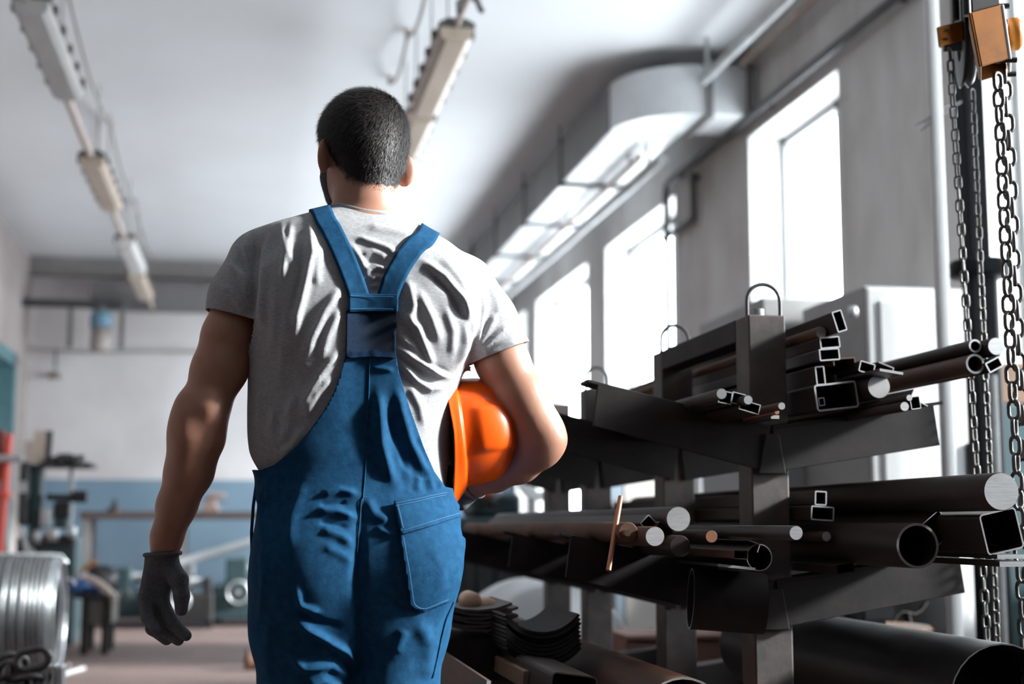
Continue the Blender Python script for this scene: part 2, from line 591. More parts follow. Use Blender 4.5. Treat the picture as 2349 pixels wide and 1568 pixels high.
# ------------------------------------------------------------------ stock on the rack
STOCK = []
def bar(px, py, yn, length, kind, w, h=None, t=2.5, rot=0.0, label='', cat='bar', name='steel_bar', m=None, cut=None, slope=(0, 0), group=None):
    """stock lying along the hall; (px,py) is where its near end shows, yn its distance; sizes in pixels there"""
    k = mpp(px, py, yn)
    p0 = PY(px, py, yn)
    p1 = p0 + Vector((slope[0] * length, length, slope[1] * length))
    w_ = w * k; h_ = (h or w) * k; t_ = t * k
    rot = -math.radians(rot)
    m = m or m_bar
    cut = cut or m_cut
    b = MB()
    up = (0, 0, 1)
    if kind == 'rod':
        bv = min(.0015, w_ * .06)
        d, u, ww = frame(p1 - p0)
        rings = []
        for (rr, off) in ((w_ / 2 - bv, 0), (w_ / 2, bv), (w_ / 2, length)):
            rings.append([p0 + d * off + u * (rr * math.cos(2 * math.pi * q / 28)) + ww * (rr * math.sin(2 * math.pi * q / 28)) for q in range(28)])
        b.loft(rings, 0, capmi=1)
    elif kind == 'pipe':
        b.section(circ(w_ / 2), circ(w_ / 2 - t_), p0, p1, 0, 0, 1, True)
    elif kind == 'tube':
        r = min(w_, h_) * .10 + .0006
        b.section(rrect(w_, h_, r), rrect(w_ - 2 * t_, h_ - 2 * t_, max(r - t_, .0004)), p0, p1, rot, 0, 1)
    elif kind == 'flat':
        b.section(rrect(w_, h_, min(w_, h_) * .08), None, p0, p1, rot, 0, 1)
    elif kind == 'angle':
        b.section([(-w_ / 2, -h_ / 2), (w_ / 2, -h_ / 2), (w_ / 2, -h_ / 2 + t_), (-w_ / 2 + t_, -h_ / 2 + t_), (-w_ / 2 + t_, h_ / 2), (-w_ / 2, h_ / 2)], None, p0, p1, rot, 0, 1)
    elif kind == 'channel':
        l = w_ * .3
        b.section([(-w_ / 2, -h_ / 2), (w_ / 2, -h_ / 2), (w_ / 2, -h_ / 2 + l), (w_ / 2 - t_, -h_ / 2 + l), (w_ / 2 - t_, -h_ / 2 + t_), (-w_ / 2 + t_, -h_ / 2 + t_),
                   (-w_ / 2 + t_, h_ / 2 - t_), (w_ / 2 - t_, h_ / 2 - t_), (w_ / 2 - t_, h_ / 2 - l), (w_ / 2, h_ / 2 - l), (w_ / 2, h_ / 2), (-w_ / 2, h_ / 2)], None, p0, p1, rot, 0, 1)
    o = b.build(name, [m, cut], None, origin=(p0 + p1) / 2)
    tag(o, label, cat, group)
    STOCK.append(o)
    return o

# -- upper tier, right of the post
bar(1926, 736, 3.00, 2.0, 'tube', 25, 50, 3.0, -17, 'rectangular steel tube tilted on edge, topmost on the rack', 'tube', 'steel_tube', slope=(0, -.006))
bar(1883, 762, 3.05, 1.9, 'rod', 28, label='solid round bar with grey end under the topmost tilted tube', cat='bar', m=m_rust, cut=m_cut_dull)
bar(1904, 785, 3.04, 1.9, 'tube', 49, 27, 3, -6, 'small flat-lying rectangular tube, upper of the stacked pair below the top rod', 'tube', 'steel_tube')
bar(1903, 812.5, 3.04, 1.9, 'tube', 50, 28, 3, -5, 'small flat-lying rectangular tube, lower of the stacked pair below the top rod', 'tube', 'steel_tube', m=m_bar_grey)
bar(1882, 861, 3.05, 1.9, 'tube', 23, 44, 3, -5, 'narrow rectangular tube standing on edge beside the post', 'tube', 'steel_tube')
bar(1939, 847, 3.08, 1.9, 'channel', 54, 54, 2.5, 175, 'rust-edged open channel wedged between the small tubes', 'channel', 'steel_channel', m=m_rust, cut=m_rust)
bar(1919, 908, 3.04, 2.0, 'tube', 103, 62, 4, -7, 'wide rectangular steel tube lying at the bottom of the upper pile', 'tube', 'steel_tube')
bar(1885, 921, 3.05, 1.8, 'tube', 15, 19, 2, -7, 'tiny square tube pushed inside the wide rectangular tube', 'tube', 'steel_tube')
bar(1989, 843, 3.05, 1.8, 'tube', 38, 26, 2.5, 15, 'small rectangular tube tipped sideways above the thick round bar', 'tube', 'steel_tube')
bar(2030, 848, 3.06, 1.7, 'angle', 40, 26, 2.5, 200, 'short angle iron lying over the thick round bar', 'angle iron', 'angle_iron', cut=m_cut_dull)
bar(2045, 852, 2.92, 1.7, 'flat', 58, 6, rot=8, label='bent-up flat strip lying across the top of the upper pile', cat='bar', m=m_bar_grey, cut=m_cut_dull)
bar(2016, 886, 3.0, 2.0, 'rod', 56, label='thick solid round bar with grey face beside the wide rectangular tube', cat='bar', cut=m_cut_dull)
bar(2237, 834, 2.98, 2.0, 'pipe', 46, t=5, label='large rusty pipe jutting out from the upper arm', cat='pipe', name='steel_pipe', m=m_rust)
bar(2237, 793, 2.98, 2.0, 'pipe', 31, t=4.5, label='thin pipe lying on top of the large rusty pipe', cat='pipe', name='steel_pipe')
bar(2285, 794, 2.96, 2.0, 'rod', 42, label='solid round bar with bright white end beside the jutting pipes', cat='bar')
bar(2281, 836, 2.97, 2.0, 'tube', 40, 26, 3.5, -27, 'rectangular tube tilted under the bright round bar', 'tube', 'steel_tube')
bar(2086, 912, 2.86, 1.6, 'rod', 16, label='thin round rod lying on the right upper arm, upper of two', cat='bar')
bar(2075, 932, 2.86, 1.6, 'rod', 23, label='medium round rod lying on the right upper arm, lower of two', cat='bar')
bar(2100, 923, 2.88, 1.6, 'tube', 25, 30, 2.2, -8, 'small open square tube at the end of the right upper arm rods', 'tube', 'steel_tube')
bar(2112, 912, 2.95, 1.5, 'angle', 46, 22, 2.4, 25, 'angle iron with slanted edge behind the thin rods', 'angle iron', 'angle_iron')
# -- upper tier, left of the post
bar(1655, 903, 2.90, 1.9, 'rod', 26, label='round bar with grey end on the left upper arm', cat='bar', m=m_bar_grey, cut=m_cut_dull)
bar(1664, 911, 2.93, 1.8, 'channel', 32, 29, 2.2, 190, 'small lipped channel behind the grey round bar', 'channel', 'steel_channel')
bar(1694, 914, 2.93, 1.8, 'channel', 32, 27, 2.2, 13, 'small lipped channel between two round bars on the left arm', 'channel', 'steel_channel')
bar(1716, 917, 2.89, 1.8, 'rod', 23, label='round bar with bright white end in the middle of the left arm', cat='bar')
bar(1720, 933, 2.91, 1.8, 'channel', 50, 24, 2.3, 195, 'lipped channel lying lowest on the left upper arm', 'channel', 'steel_channel')
bar(1793, 931, 2.88, 1.8, 'rod', 18, label='thin round rod with white end just left of the post foot', cat='bar', m=m_rust)
bar(1782, 945, 2.93, 1.7, 'rod', 11, label='very thin copper-coloured rod under the thin white-ended rod', cat='bar', m=m_copper, cut=m_copper)
bar(1778, 956, 2.95, 1.7, 'flat', 20, 8, label='short flat bar resting lowest beside the post', cat='bar', cut=m_cut_dull)
# -- middle tier, right
bar(2297, 1127, 2.52, 2.6, 'rod', 88, label='heavy solid steel shaft with brushed end, thickest on the rack', cat='bar')
bar(2105, 1251, 2.70, 2.0, 'pipe', 104, t=6, label='wide steel pipe with dark bore on the right middle arm', cat='pipe', name='steel_pipe', cut=m_cut_dull)
bar(2150, 1212, 2.80, 1.9, 'tube', 62, 62, 2, -38, 'thin-walled square tube turned on its corner behind the wide pipe', 'tube', 'steel_tube')
bar(1883, 1142, 3.05, 1.8, 'tube', 29, 33, 3, 3, 'small square tube standing on a flat tube beside the post', 'tube', 'steel_tube')
bar(1887, 1177, 3.05, 1.8, 'tube', 56, 33, 3, 4, 'flat rectangular tube carrying the small square tube', 'tube', 'steel_tube')
bar(1826, 1222, 2.70, 1.9, 'rod', 34, label='round bar with shiny nicked end crossing in front of the post', cat='bar', m=m_bar_grey)
bar(1896, 1230, 3.01, 1.8, 'rod', 24, label='short round bar with rough torn end beside the wide pipe', cat='bar', cut=m_cut_dull)
bar(2298, 1218, 2.62, 2.1, 'tube', 94, 96, 4, -12, 'large square tube at the right edge under the heavy shaft', 'tube', 'steel_tube', cut=m_cut_dull)
bar(2272, 1224, 2.70, 1.9, 'angle', 42, 52, 2, 4, 'thin angle iron pushed inside the large square tube', 'angle iron', 'angle_iron')
bar(1940, 1303, 2.96, 1.7, 'tube', 44, 22, 1.8, -8, 'flat dark tube lying under the wide pipe', 'tube', 'steel_tube', cut=m_bar)
bar(2320, 1276, 2.60, 1.9, 'flat', 70, 10, label='flat bar under the large square tube at the right edge', cat='bar', m=m_bar_grey)
bar(2330, 1293, 2.58, 1.9, 'flat', 80, 12, label='second flat bar lying below the large square tube', cat='bar')
# -- middle tier, left
bar(1556, 1190, 2.95, 2.2, 'rod', 58, label='thick round bar with bright two-tone end on the left middle arm', cat='bar', m=m_bar_grey)
bar(1488, 1200, 2.98, 2.0, 'tube', 30, 30, 2.2, 45, 'small square tube turned on its corner on the left middle arm', 'tube', 'steel_tube')
bar(1518, 1222, 2.96, 1.9, 'tube', 40, 40, 2, 38, 'dark square tube tipped over between two round bars', 'tube', 'steel_tube', cut=m_bar)
bar(1441, 1220, 2.92, 2.2, 'rod', 46, label='rust-brown round bar with dented end on the left middle arm', cat='bar', m=m_rust, cut=m_rust)
bar(1502, 1230, 2.86, 2.0, 'rod', 46, label='round bar with shiny ground end beside the rust-brown bar', cat='bar', m=m_rust)
bar(1560, 1252, 2.90, 1.9, 'rod', 50, label='dark round bar with split end lying low on the left arm', cat='bar', cut=m_bar)
bar(1632, 1230, 2.88, 1.8, 'rod', 30, label='round bar with coppery end right of the two-tone bar', cat='bar', cut=m_copper)
bar(1700, 1272, 2.82, 1.7, 'tube', 34, 20, 2, 3, 'small flat tube with torn end left of the post', 'tube', 'steel_tube', m=m_rust, cut=m_bar)
bar(1728, 1252, 2.85, 1.7, 'angle', 30, 20, 2, 200, 'small bent angle iron over the split pipe', 'angle iron', 'angle_iron')
bar(1742, 1278, 2.86, 1.7, 'pipe', 62, t=2.2, label='thin-walled pipe with jagged rim just left of the post', cat='pipe', name='steel_pipe', cut=m_cut_dull)
bar(1690, 1300, 2.84, 1.6, 'flat', 90, 6, rot=6, label='thin sheet strip lying lowest on the left middle arm', cat='bar', m=m_bar_grey)
# copper rod poking up in front of the left middle arm
p0, p1 = PY(1396, 1308, 2.92), PY(1424, 1138, 2.98)
b = MB(); b.cyl(p0, p1, 6 * mpp(1400, 1200, 2.95), n=16)
tag(b.build('copper_rod', m_copper, origin=(p0 + p1) / 2), 'slim copper-brown rod leaning upright against the left middle arm', 'rod')
p0, p1 = PY(1440, 1222, 2.885), PY(1320, 1232, 3.6)
b = MB(); b.cyl(p0, p1, .007, n=12)
tag(b.build('rusty_rod', m_rust, origin=(p0 + p1) / 2), 'thin rusty rod lying askew along the left middle arm', 'rod')
# large pipe offcut lying across under the left middle arm
p0, p1 = PY(1584, 1372, 3.02), PY(1752, 1384, 2.99)
b = MB(); b.section(circ(.066, 36), circ(.062, 36), p0, p1, 0, 0, 1, True)
tag(b.build('pipe_offcut', [m_rack, m_cut_dull], origin=(p0 + p1) / 2), 'short wide pipe offcut under the left middle arm beside the post', 'pipe')

# ================================================================== HOIST, POLE, COLUMN, CABINET (right side)
m_yellow = mat('worn_yellow_paint', (0.30, 0.098, 0.005), (0.22, 0.072, 0.004), 12, rough=0.55, spec=.25, c3=(0.12, 0.045, 0.006), lo=0.42, hi=0.68, bump=0.1, bscale=40, bdist=0.002)
m_hoist_dark = mat('oily_black_iron', (0.018, 0.018, 0.02), (0.03, 0.028, 0.028), 10, rough=0.45, metal=0.4)
m_chain = mat('chain_steel', (0.075, 0.073, 0.072), (0.12, 0.115, 0.11), 30, rough=0.42, metal=0.6)
m_chain_pale = mat('pale_chain_steel', (0.10, 0.10, 0.10), (0.15, 0.145, 0.14), 30, rough=0.42, metal=0.6)
m_wheel = mat('polished_wheel_steel', (0.62, 0.62, 0.62), (0.52, 0.52, 0.52), 6, rough=0.3, metal=0.5)
m_white_pipe = mat('white_painted_pole', (0.72, 0.73, 0.73), (0.62, 0.62, 0.61), 5, rough=0.4, stretch=(1, 1, .3))
m_cabinet = mat('white_cabinet_enamel', (0.82, 0.84, 0.86), (0.77, 0.79, 0.81), 3, rough=0.4)
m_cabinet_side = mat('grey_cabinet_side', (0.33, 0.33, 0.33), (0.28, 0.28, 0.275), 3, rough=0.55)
m_column = mat('black_column_paint', (0.007, 0.008, 0.011), (0.012, 0.0125, 0.015), 6, rough=0.6, spec=.12)
m_teal_dark = mat('dark_teal_machine_paint', (0.045, 0.10, 0.115), (0.03, 0.075, 0.085), 5, rough=0.5)
m_brown_wood = mat('brown_board', (0.26, 0.16, 0.10), (0.20, 0.12, 0.08), 6, rough=0.7)

# --- chain links
def stadium(L, W, r, n=6):
    pts = []
    h = (L - W) / 2
    R = W / 2 - r
    for i in range(n + 1):
        a = math.pi * i / n
        pts.append((R * math.cos(a), 0, h + R * math.sin(a)))
    for i in range(n + 1):
        a = math.pi + math.pi * i / n
        pts.append((R * math.cos(a), 0, -h + R * math.sin(a)))
    return pts
def link_mesh(L, W, r, name, m):
    b = MB(); b.sweep(stadium(L, W, r), r, 6, closed=True)
    o = b.build(name, m)
    me = o.data
    bpy.data.objects.remove(o)
    return me
def chain(path, pitch, me, label, cat='chain', twist0=0.4, jitter=.25, name='hanging_chain', group=None):
    path = [V3(p) for p in path]
    seg = [(path[i + 1] - path[i]).length for i in range(len(path) - 1)]
    tot = sum(seg)
    n = int(tot / pitch)
    root = thing(name, label, cat, path[0], group)
    ex = Vector((1, 0, 0))
    for k in range(n):
        s = (k + .5) * pitch
        i = 0
        while i < len(seg) - 1 and s > seg[i]:
            s -= seg[i]; i += 1
        t = (path[i + 1] - path[i]).normalized()
        p = path[i] + t * s
        z = -t
        x = ex - z * ex.dot(z)
        if x.length < .05:
            x = Vector((0, 1, 0)) - z * z.y
        x.normalize()
        y = z.cross(x)
        a = twist0 + (math.pi / 2 if k % 2 else 0) + random.uniform(-jitter, jitter)
        xx = x * math.cos(a) + y * math.sin(a)
        yy = z.cross(xx)
        M = Matrix((xx, yy, z)).transposed().to_4x4()
        o = bpy.data.objects.new('link', me)
        COL.objects.link(o)
        o.parent = root
        M.translation = p - path[0]
        o.matrix_basis = M
    return root

CYD = 2.75            # distance of the hoist and its load chain
k0 = mpp(2300, 400, CYD)
big = link_mesh(52 * k0, 35 * k0, 4.8 * k0, 'load_link', m_chain)
CZB = 0.10
def down(px0, py0, px1, py1, yd, zend=CZB):
    a, c = PY(px0, py0, yd), PY(px1, py1, yd)
    t = (a.z - zend) / max(a.z - c.z, 1e-3)
    return [a, a + (c - a) * t]
chain(down(2288, 168, 2336, 1160, CYD), 40 * k0, big, 'heavy load chain, left strand under the yellow block', 'chain', .5)
chain(down(2304, 150, 2354, 1160, CYD + .03), 40 * k0, big, 'heavy load chain, right strand under the yellow block', 'chain', 1.2)
HYD = 3.12
k1 = mpp(2200, 400, HYD)
small = link_mesh(36 * k1, 20 * k1, 3.0 * k1, 'hand_link', m_chain_pale)
chain(down(2178, 112, 2240, 1080, HYD), 27.5 * k1, small, 'thin hand chain hanging nearest the white pole', 'chain', .7)
chain(down(2230, 205, 2270, 1080, HYD + .05), 27.5 * k1, small, 'thin hand chain hanging in front of the black column', 'chain', .2)

# --- hoist: two yellow blocks with pulley wheels
hp = PY(2190, 85, HYD)
hoist = thing('chain_hoist', 'yellow chain block with round hand-chain wheel beside the white pole', 'hoist', (hp.x, hp.y, hp.z))
A = [PY(2150, 62, 3.07), PY(2210, 46, 3.07), PY(2212, 92, 3.07), PY(2155, 106, 3.07)]
b = MB(); b.poly(A, (0.0, .006, 0)); b.build('guard_front', m_yellow, hoist, bevel=.002)
b = MB(); b.poly([PY(2210, 46, 3.07), PY(2236, 56, 3.16), PY(2240, 110, 3.16), PY(2212, 92, 3.07)], (.006, .0, 0)); b.build('guard_side', m_yellow, hoist, bevel=.002)
b = MB(); b.poly([PY(2152, 64, 3.21), PY(2236, 54, 3.21), PY(2238, 110, 3.21), PY(2156, 108, 3.21)], (0, .006, 0)); b.build('guard_back', m_yellow, hoist)
for i, fl in enumerate((bolt for bolt in ((2171, 90), (2174, 70)))):
    q = PY(fl[0], fl[1], 3.068)
    f = MB(); f.cyl(q, q + Vector((0, -.004, 0)), .0035, n=10); f.build('rivet', m_hoist_dark, hoist)
wc = PY(2212, 100, 3.145)
wr = 104 * mpp(2212, 100, 3.145)
wax = Vector((.93, -.36, .0)).normalized()
b = MB(); b.lathe([(wr * .40, -.012), (wr * .93, -.012), (wr * .98, -.010), (wr * .86, 0), (wr * .98, .010), (wr * .93, .012), (wr * .40, .012), (wr * .40, -.012)], wc, wax, 40, cap0=False, cap1=False)
wh = b.build('hand_wheel', m_hoist_dark, hoist)
b = MB(); b.lathe([(wr * .70, .0125), (wr * .86, .0125), (wr * .9, .016), (wr * .86, .0195), (wr * .70, .0195), (wr * .70, .0125)], wc, wax, 40, cap0=False, cap1=False); b.build('wheel_rim', m_wheel, wh)
for q in range(5):
    a = 2 * math.pi * q / 5
    d, u, w = frame(wax)
    e = u * math.cos(a) + w * math.sin(a)
    f = MB(); f.cyl(wc + e * .01 + wax * .016, wc + e * wr * .75 + wax * .016, .007, n=8); f.build('spoke', m_wheel, wh)
b = MB(); b.cyl(wc - wax * .05, wc + wax * .06, .018, n=16); b.build('axle', m_hoist_dark, hoist)
# the main block
blk = PY(2285, 90, CYD)
block = thing('hoist_gear_block', 'tall orange-yellow gear block above the heavy load chain', 'hoist', (blk.x, blk.y, blk.z))
def quadbox(front, back, name, m, parent, bevel=.003):
    b = MB()
    rings = [[V3(p) for p in front], [V3(p) for p in back]]
    b.loft(rings, 0, smooth=False)
    return b.build(name, m, parent, bevel=bevel)
fr = [PY(2228, 28, 2.70), PY(2296, 10, 2.70), PY(2314, 134, 2.70), PY(2252, 152, 2.70)]
bk = [p + Vector((.055, .10, .004)) for p in fr]
# open-bottomed housing made of plates
b = MB(); b.poly(fr, (0.003, .006, 0)); b.build('front_plate', m_yellow, block, bevel=.002)
b = MB(); b.poly(bk, (0.003, .006, 0)); b.build('back_plate', m_yellow, block, bevel=.002)
b = MB(); b.poly([fr[1], bk[1], bk[2], fr[2]], (.006, -.002, 0)); b.build('side_plate', m_white_pipe, block, bevel=.002)
b = MB(); b.poly([fr[0], bk[0], bk[3], fr[3]], (-.006, .002, 0)); b.build('side_plate', m_yellow, block, bevel=.002)
tp = [fr[0], fr[1], bk[1], bk[0]]
b = MB(); b.poly(tp, (0, 0, .05)); b.build('top_housing', m_hoist_dark, block, bevel=.004)
cen = (fr[2] + fr[3] + bk[2] + bk[3]) / 4
b = MB(); b.lathe([(.0, -.022), (.026, -.022), (.030, -.015), (.024, 0), (.030, .015), (.026, .022), (.0, .022)], cen + Vector((0, 0, .045)), (1, .2, 0), 20, cap0=False, cap1=False); b.build('load_sprocket', m_hoist_dark, block)
sd = (fr[1] + fr[2] + bk[1] + bk[2]) / 4 + Vector((.01, 0, .01))
b = MB(); b.lathe([(.0, 0), (.036, 0), (.036, .02), (.026, .028), (.0, .028)], sd, (.9, -.45, 0), 24, cap0=False); b.build('brake_cover', m_yellow, block)
for q in (fr[1], fr[2], bk[1], bk[2]):
    f = MB(); c = V3(q) + Vector((.0, .012, 0)); f.cyl(c, c + Vector((.022, -.006, 0)), .006, n=10); f.build('bolt', m_hoist_dark, block)
# overhead beam both blocks hang from (above the picture), with hook straps
BZ = 2.30
b = MB()
bx0, bx1 = hp.x - .25, XR
for (z0, z1, hy) in ((BZ, BZ + .012, .16), (BZ + .012, BZ + .128, .006), (BZ + .128, BZ + .14, .16)):
    b.boxb((bx0, 2.97 - hy, z0), (bx1, 2.97 + hy, z1))
tag(b.build('crane_beam', m_column), 'dark crane beam above the yellow hoist', 'beam')
for par, c, sy in ((hoist, hp + Vector((0, .02, .06)), 3.11), (block, (fr[0] + bk[1]) / 2 + Vector((0, 0, .05)), 2.83)):
    f = MB(); f.cyl((c.x, sy, c.z - .02), (c.x, sy, BZ), .009, n=10); f.build('hook_shank', m_hoist_dark, par)

# --- slim white pole in front of the window wall
q = PY(2158, 600, 4.3)
b = MB(); b.cyl((q.x, q.y, 0), (q.x, q.y, ZC), 17 * mpp(2158, 600, 4.3), n=20)
pole = tag(b.build('white_pole', m_white_pipe, origin=(q.x, q.y, 0)), 'slim white vertical pole left of the hanging chains', 'pole')

# --- black column with flange collar (pillar drill or jib)
q = PY(2238, 600, 4.6)
kk = mpp(2238, 600, 4.6)
colm = thing('black_column', 'black square column with round collar behind the hand chains', 'column', (q.x, q.y, 0))
hw = 25 * kk
b = MB()
b.boxb((q.x - hw, q.y - hw, 0.02), (q.x + hw, q.y + hw, ZC - .0))
b.build('shaft', m_column, colm, bevel=.006)
zc_ = PY(2240, 618, 4.6).z
b = MB(); b.lathe([(0, -.03), (62 * kk, -.03), (66 * kk, -.022), (66 * kk, .024), (62 * kk, .03), (0, .03)], (q.x + 8 * kk, q.y, zc_), (0, 0, 1), 36, cap0=False, cap1=False); b.build('collar', m_column, colm)
b = MB(); b.cyl((q.x + 14 * kk, q.y, zc_ - .03), (q.x + 14 * kk, q.y, 0.02), 34 * kk, n=24); b.build('lower_sleeve', m_column, colm)
b = MB(); b.box((q.x, q.y, .01), (.3, .3, .02)); b.build('base_plate', m_column, colm)
q2 = PY(2282, 980, 4.5)
b = MB(); b.cyl((q2.x, q2.y, 0), (q2.x, q2.y, PY(2282, 860, 4.5).z), .014, n=14)
tag(b.build('grey_standpipe', m_grey_pipe, origin=(q2.x, q2.y, 0)), 'slim grey standpipe right of the black column', 'pipe')

# --- white switch cabinet by the wall
ca, cb = PY(1982, 655, 5.0), PY(2150, 655, 5.0)
zt = ca.z
cab = thing('switch_cabinet', 'tall white metal cabinet between the tube pile and white pole', 'cabinet', ((ca.x + cb.x) / 2, 5.2, 0))
cdep = .62
b = MB(); b.boxb((ca.x, 5.0, .08), (cb.x + .12, 5.0 + cdep, zt)); b.build('body', m_cabinet_side, cab, bevel=.006)
b = MB(); b.boxb((ca.x + .004, 4.978, .12), (cb.x + .115, 4.998, zt - .012)); dr = b.build('door', m_cabinet, cab, bevel=.004)
b = MB(); b.boxb((ca.x + .05, 4.972, .2), (cb.x + .07, 4.979, zt - .06)); b.build('door_panel', m_cabinet, dr, bevel=.003)
b = MB(); b.boxb((cb.x + .08, 4.955, 1.15), (cb.x + .10, 4.98, 1.27)); b.build('door_handle', m_hoist_dark, dr)
b = MB(); b.boxb((ca.x, 5.02, 0), (cb.x + .12, 5.0 + cdep - .02, .08)); b.build('plinth', m_column, cab)
# a low grey housing running back from it, with a small fitting
ga = PY(1850, 715, 5.9)
b = MB(); b.boxb((ca.x - .17, 5.64, .0), (cb.x, 6.5, PY(1900, 690, 5.7).z)); 
gh = tag(b.build('grey_housing', m_cabinet_side, bevel=.01), 'grey metal housing behind the left side of the white cabinet', 'cabinet')
lq = PY(1968, 715, 4.98)
b = MB(); b.lathe([(0, -.02), (.016, -.02), (.02, 0), (.016, .02), (0, .02)], lq + Vector((-.02, 0, 0)), (0, 0, 1), 16, cap0=False, cap1=False)
b.build('corner_cap', m_wheel, cab)

# --- machine behind the column, right edge
tq = PY(2330, 960, 5.0)
mc = thing('teal_machine_cabinet', 'dark teal machine cabinet with brown board at the right edge', 'machine', (tq.x + .1, 5.2, 0))
zt2 = PY(2330, 925, 5.0).z
b = MB(); b.boxb((PY(2292, 960, 5.0).x, 5.0, 0), (XR - .06, 5.5, zt2)); b.build('body', m_teal_dark, mc, bevel=.01)
b = MB(); b.boxb((PY(2287, 960, 5.02).x, 5.0, zt2), (XR - .06, 5.4, PY(2320, 832, 5.0).z)); b.build('board', m_brown_wood, mc, bevel=.004)
# brown motor head behind the white pole, left of the black column
mq = PY(2190, 740, 6.1)
mh = thing('brown_motor_head', 'blurred brown machine head between white pole and black column', 'machine', (mq.x, mq.y, 0))
b = MB(); b.boxb((mq.x - .10, mq.y - .1, 0), (mq.x + .10, mq.y + .16, PY(2190, 820, 6.1).z)); b.build('pedestal', m_hoist_dark, mh, bevel=.01)
b = MB(); b.lathe([(0, 0), (.12, .0), (.125, .06), (.11, .19), (.06, .24), (0, .24)], (mq.x, mq.y, PY(2190, 820, 6.1).z), (0, 0, 1), 24, cap0=False, cap1=False); b.build('motor_cover', mat('brown_motor_paint', (0.20, 0.13, 0.105), (0.13, 0.08, 0.07), 8, rough=.5), mh)
b = MB(); b.boxb((mq.x - .14, mq.y - .14, PY(2190, 835, 6.1).z), (mq.x + .12, mq.y + .12, PY(2190, 820, 6.1).z)); b.build('flange', m_grey_pipe, mh, bevel=.005)
# loose wires poking out by the pole
for i, (x0, y0, x1, y1) in enumerate(((2205, 232, 2102, 286), (2205, 234, 2112, 300), (2200, 236, 2120, 280))):
    a, c = PY(x0, y0, 4.45), PY(x1, y1, 4.25)
    b = MB(); b.sweep(bez(a, (a + c) / 2 + Vector((0, 0, .012 * (i - .3))), c, 6), .0018, 6)
    tag(b.build('loose_wire', m_hoist_dark), ('loose dark wire poking past the white pole, longest and lowest one', 'loose dark wire poking past the white pole, middle one', 'loose dark wire poking past the white pole, shortest one')[(1, 0, 2)[i]], 'wire', 'wires by the white pole')

# dark sheet added for the shade over the cabinet's lower half, with scribble
a, c = PY(1822, 1300, 4.90), PY(2186, 1300, 4.90)
zs = PY(2000, 1240, 4.90).z
sheet = thing('cabinet_shade_sheet', 'dark sheet added for the shade behind the trestle, with pale scribbled marks', 'sheet', ((a.x + c.x) / 2, 4.92, 0))
b = MB(); b.boxb((a.x, 4.90, 0), (c.x, 4.912, zs)); b.build('plate', m_hoist_dark, sheet)
P = [PY(x, y, 4.898) for x, y in ((2050, 1434), (2058, 1412), (2072, 1402), (2086, 1404), (2100, 1408), (2116, 1398), (2128, 1380))]
b = MB(); b.sweep(P, .0022, 5); b.build('chalk_mark', m_cabinet_side, sheet)
P = [PY(x, y, 4.898) for x, y in ((2086, 1406), (2090, 1424), (2096, 1440))]
b = MB(); b.sweep(P, .0022, 5); b.build('chalk_mark', m_cabinet_side, sheet)

# ================================================================== THE WORKER
MY = 2.78                                   # distance of his spine
KP = mpp(840, 800, MY)                      # metres per photo pixel at his distance

def J(px, py, dy=0.0):
    return np.array(PY(px, py, MY + dy))

# ------------------------------------------------------------------ implicit shapes
def cone(P, a, b, ra, rb):
    ab = b - a
    t = np.clip(((P - a) @ ab) / (ab @ ab), 0, 1)
    return np.linalg.norm(P - (a + t[:, None] * ab), axis=1) - (ra + t * (rb - ra))

def ell(P, c, r, R=None):
    Q = P - c
    if R is not None:
        Q = Q @ R
    r = np.asarray(r)
    k0 = np.linalg.norm(Q / r, axis=1)
    k1 = np.linalg.norm(Q / (r * r), axis=1)
    return k0 * (k0 - 1.0) / np.maximum(k1, 1e-6)

def smin(a, b, k):
    h = np.clip(0.5 + 0.5 * (b - a) / k, 0, 1)
    return b * (1 - h) + a * h - k * h * (1 - h)

def chainf(P, pts, k=0.02):
    """pts: list of (point, radius)"""
    d = None
    for (a, ra), (b, rb) in zip(pts[:-1], pts[1:]):
        c = cone(P, a, b, ra, rb)
        d = c if d is None else smin(d, c, k)
    return d

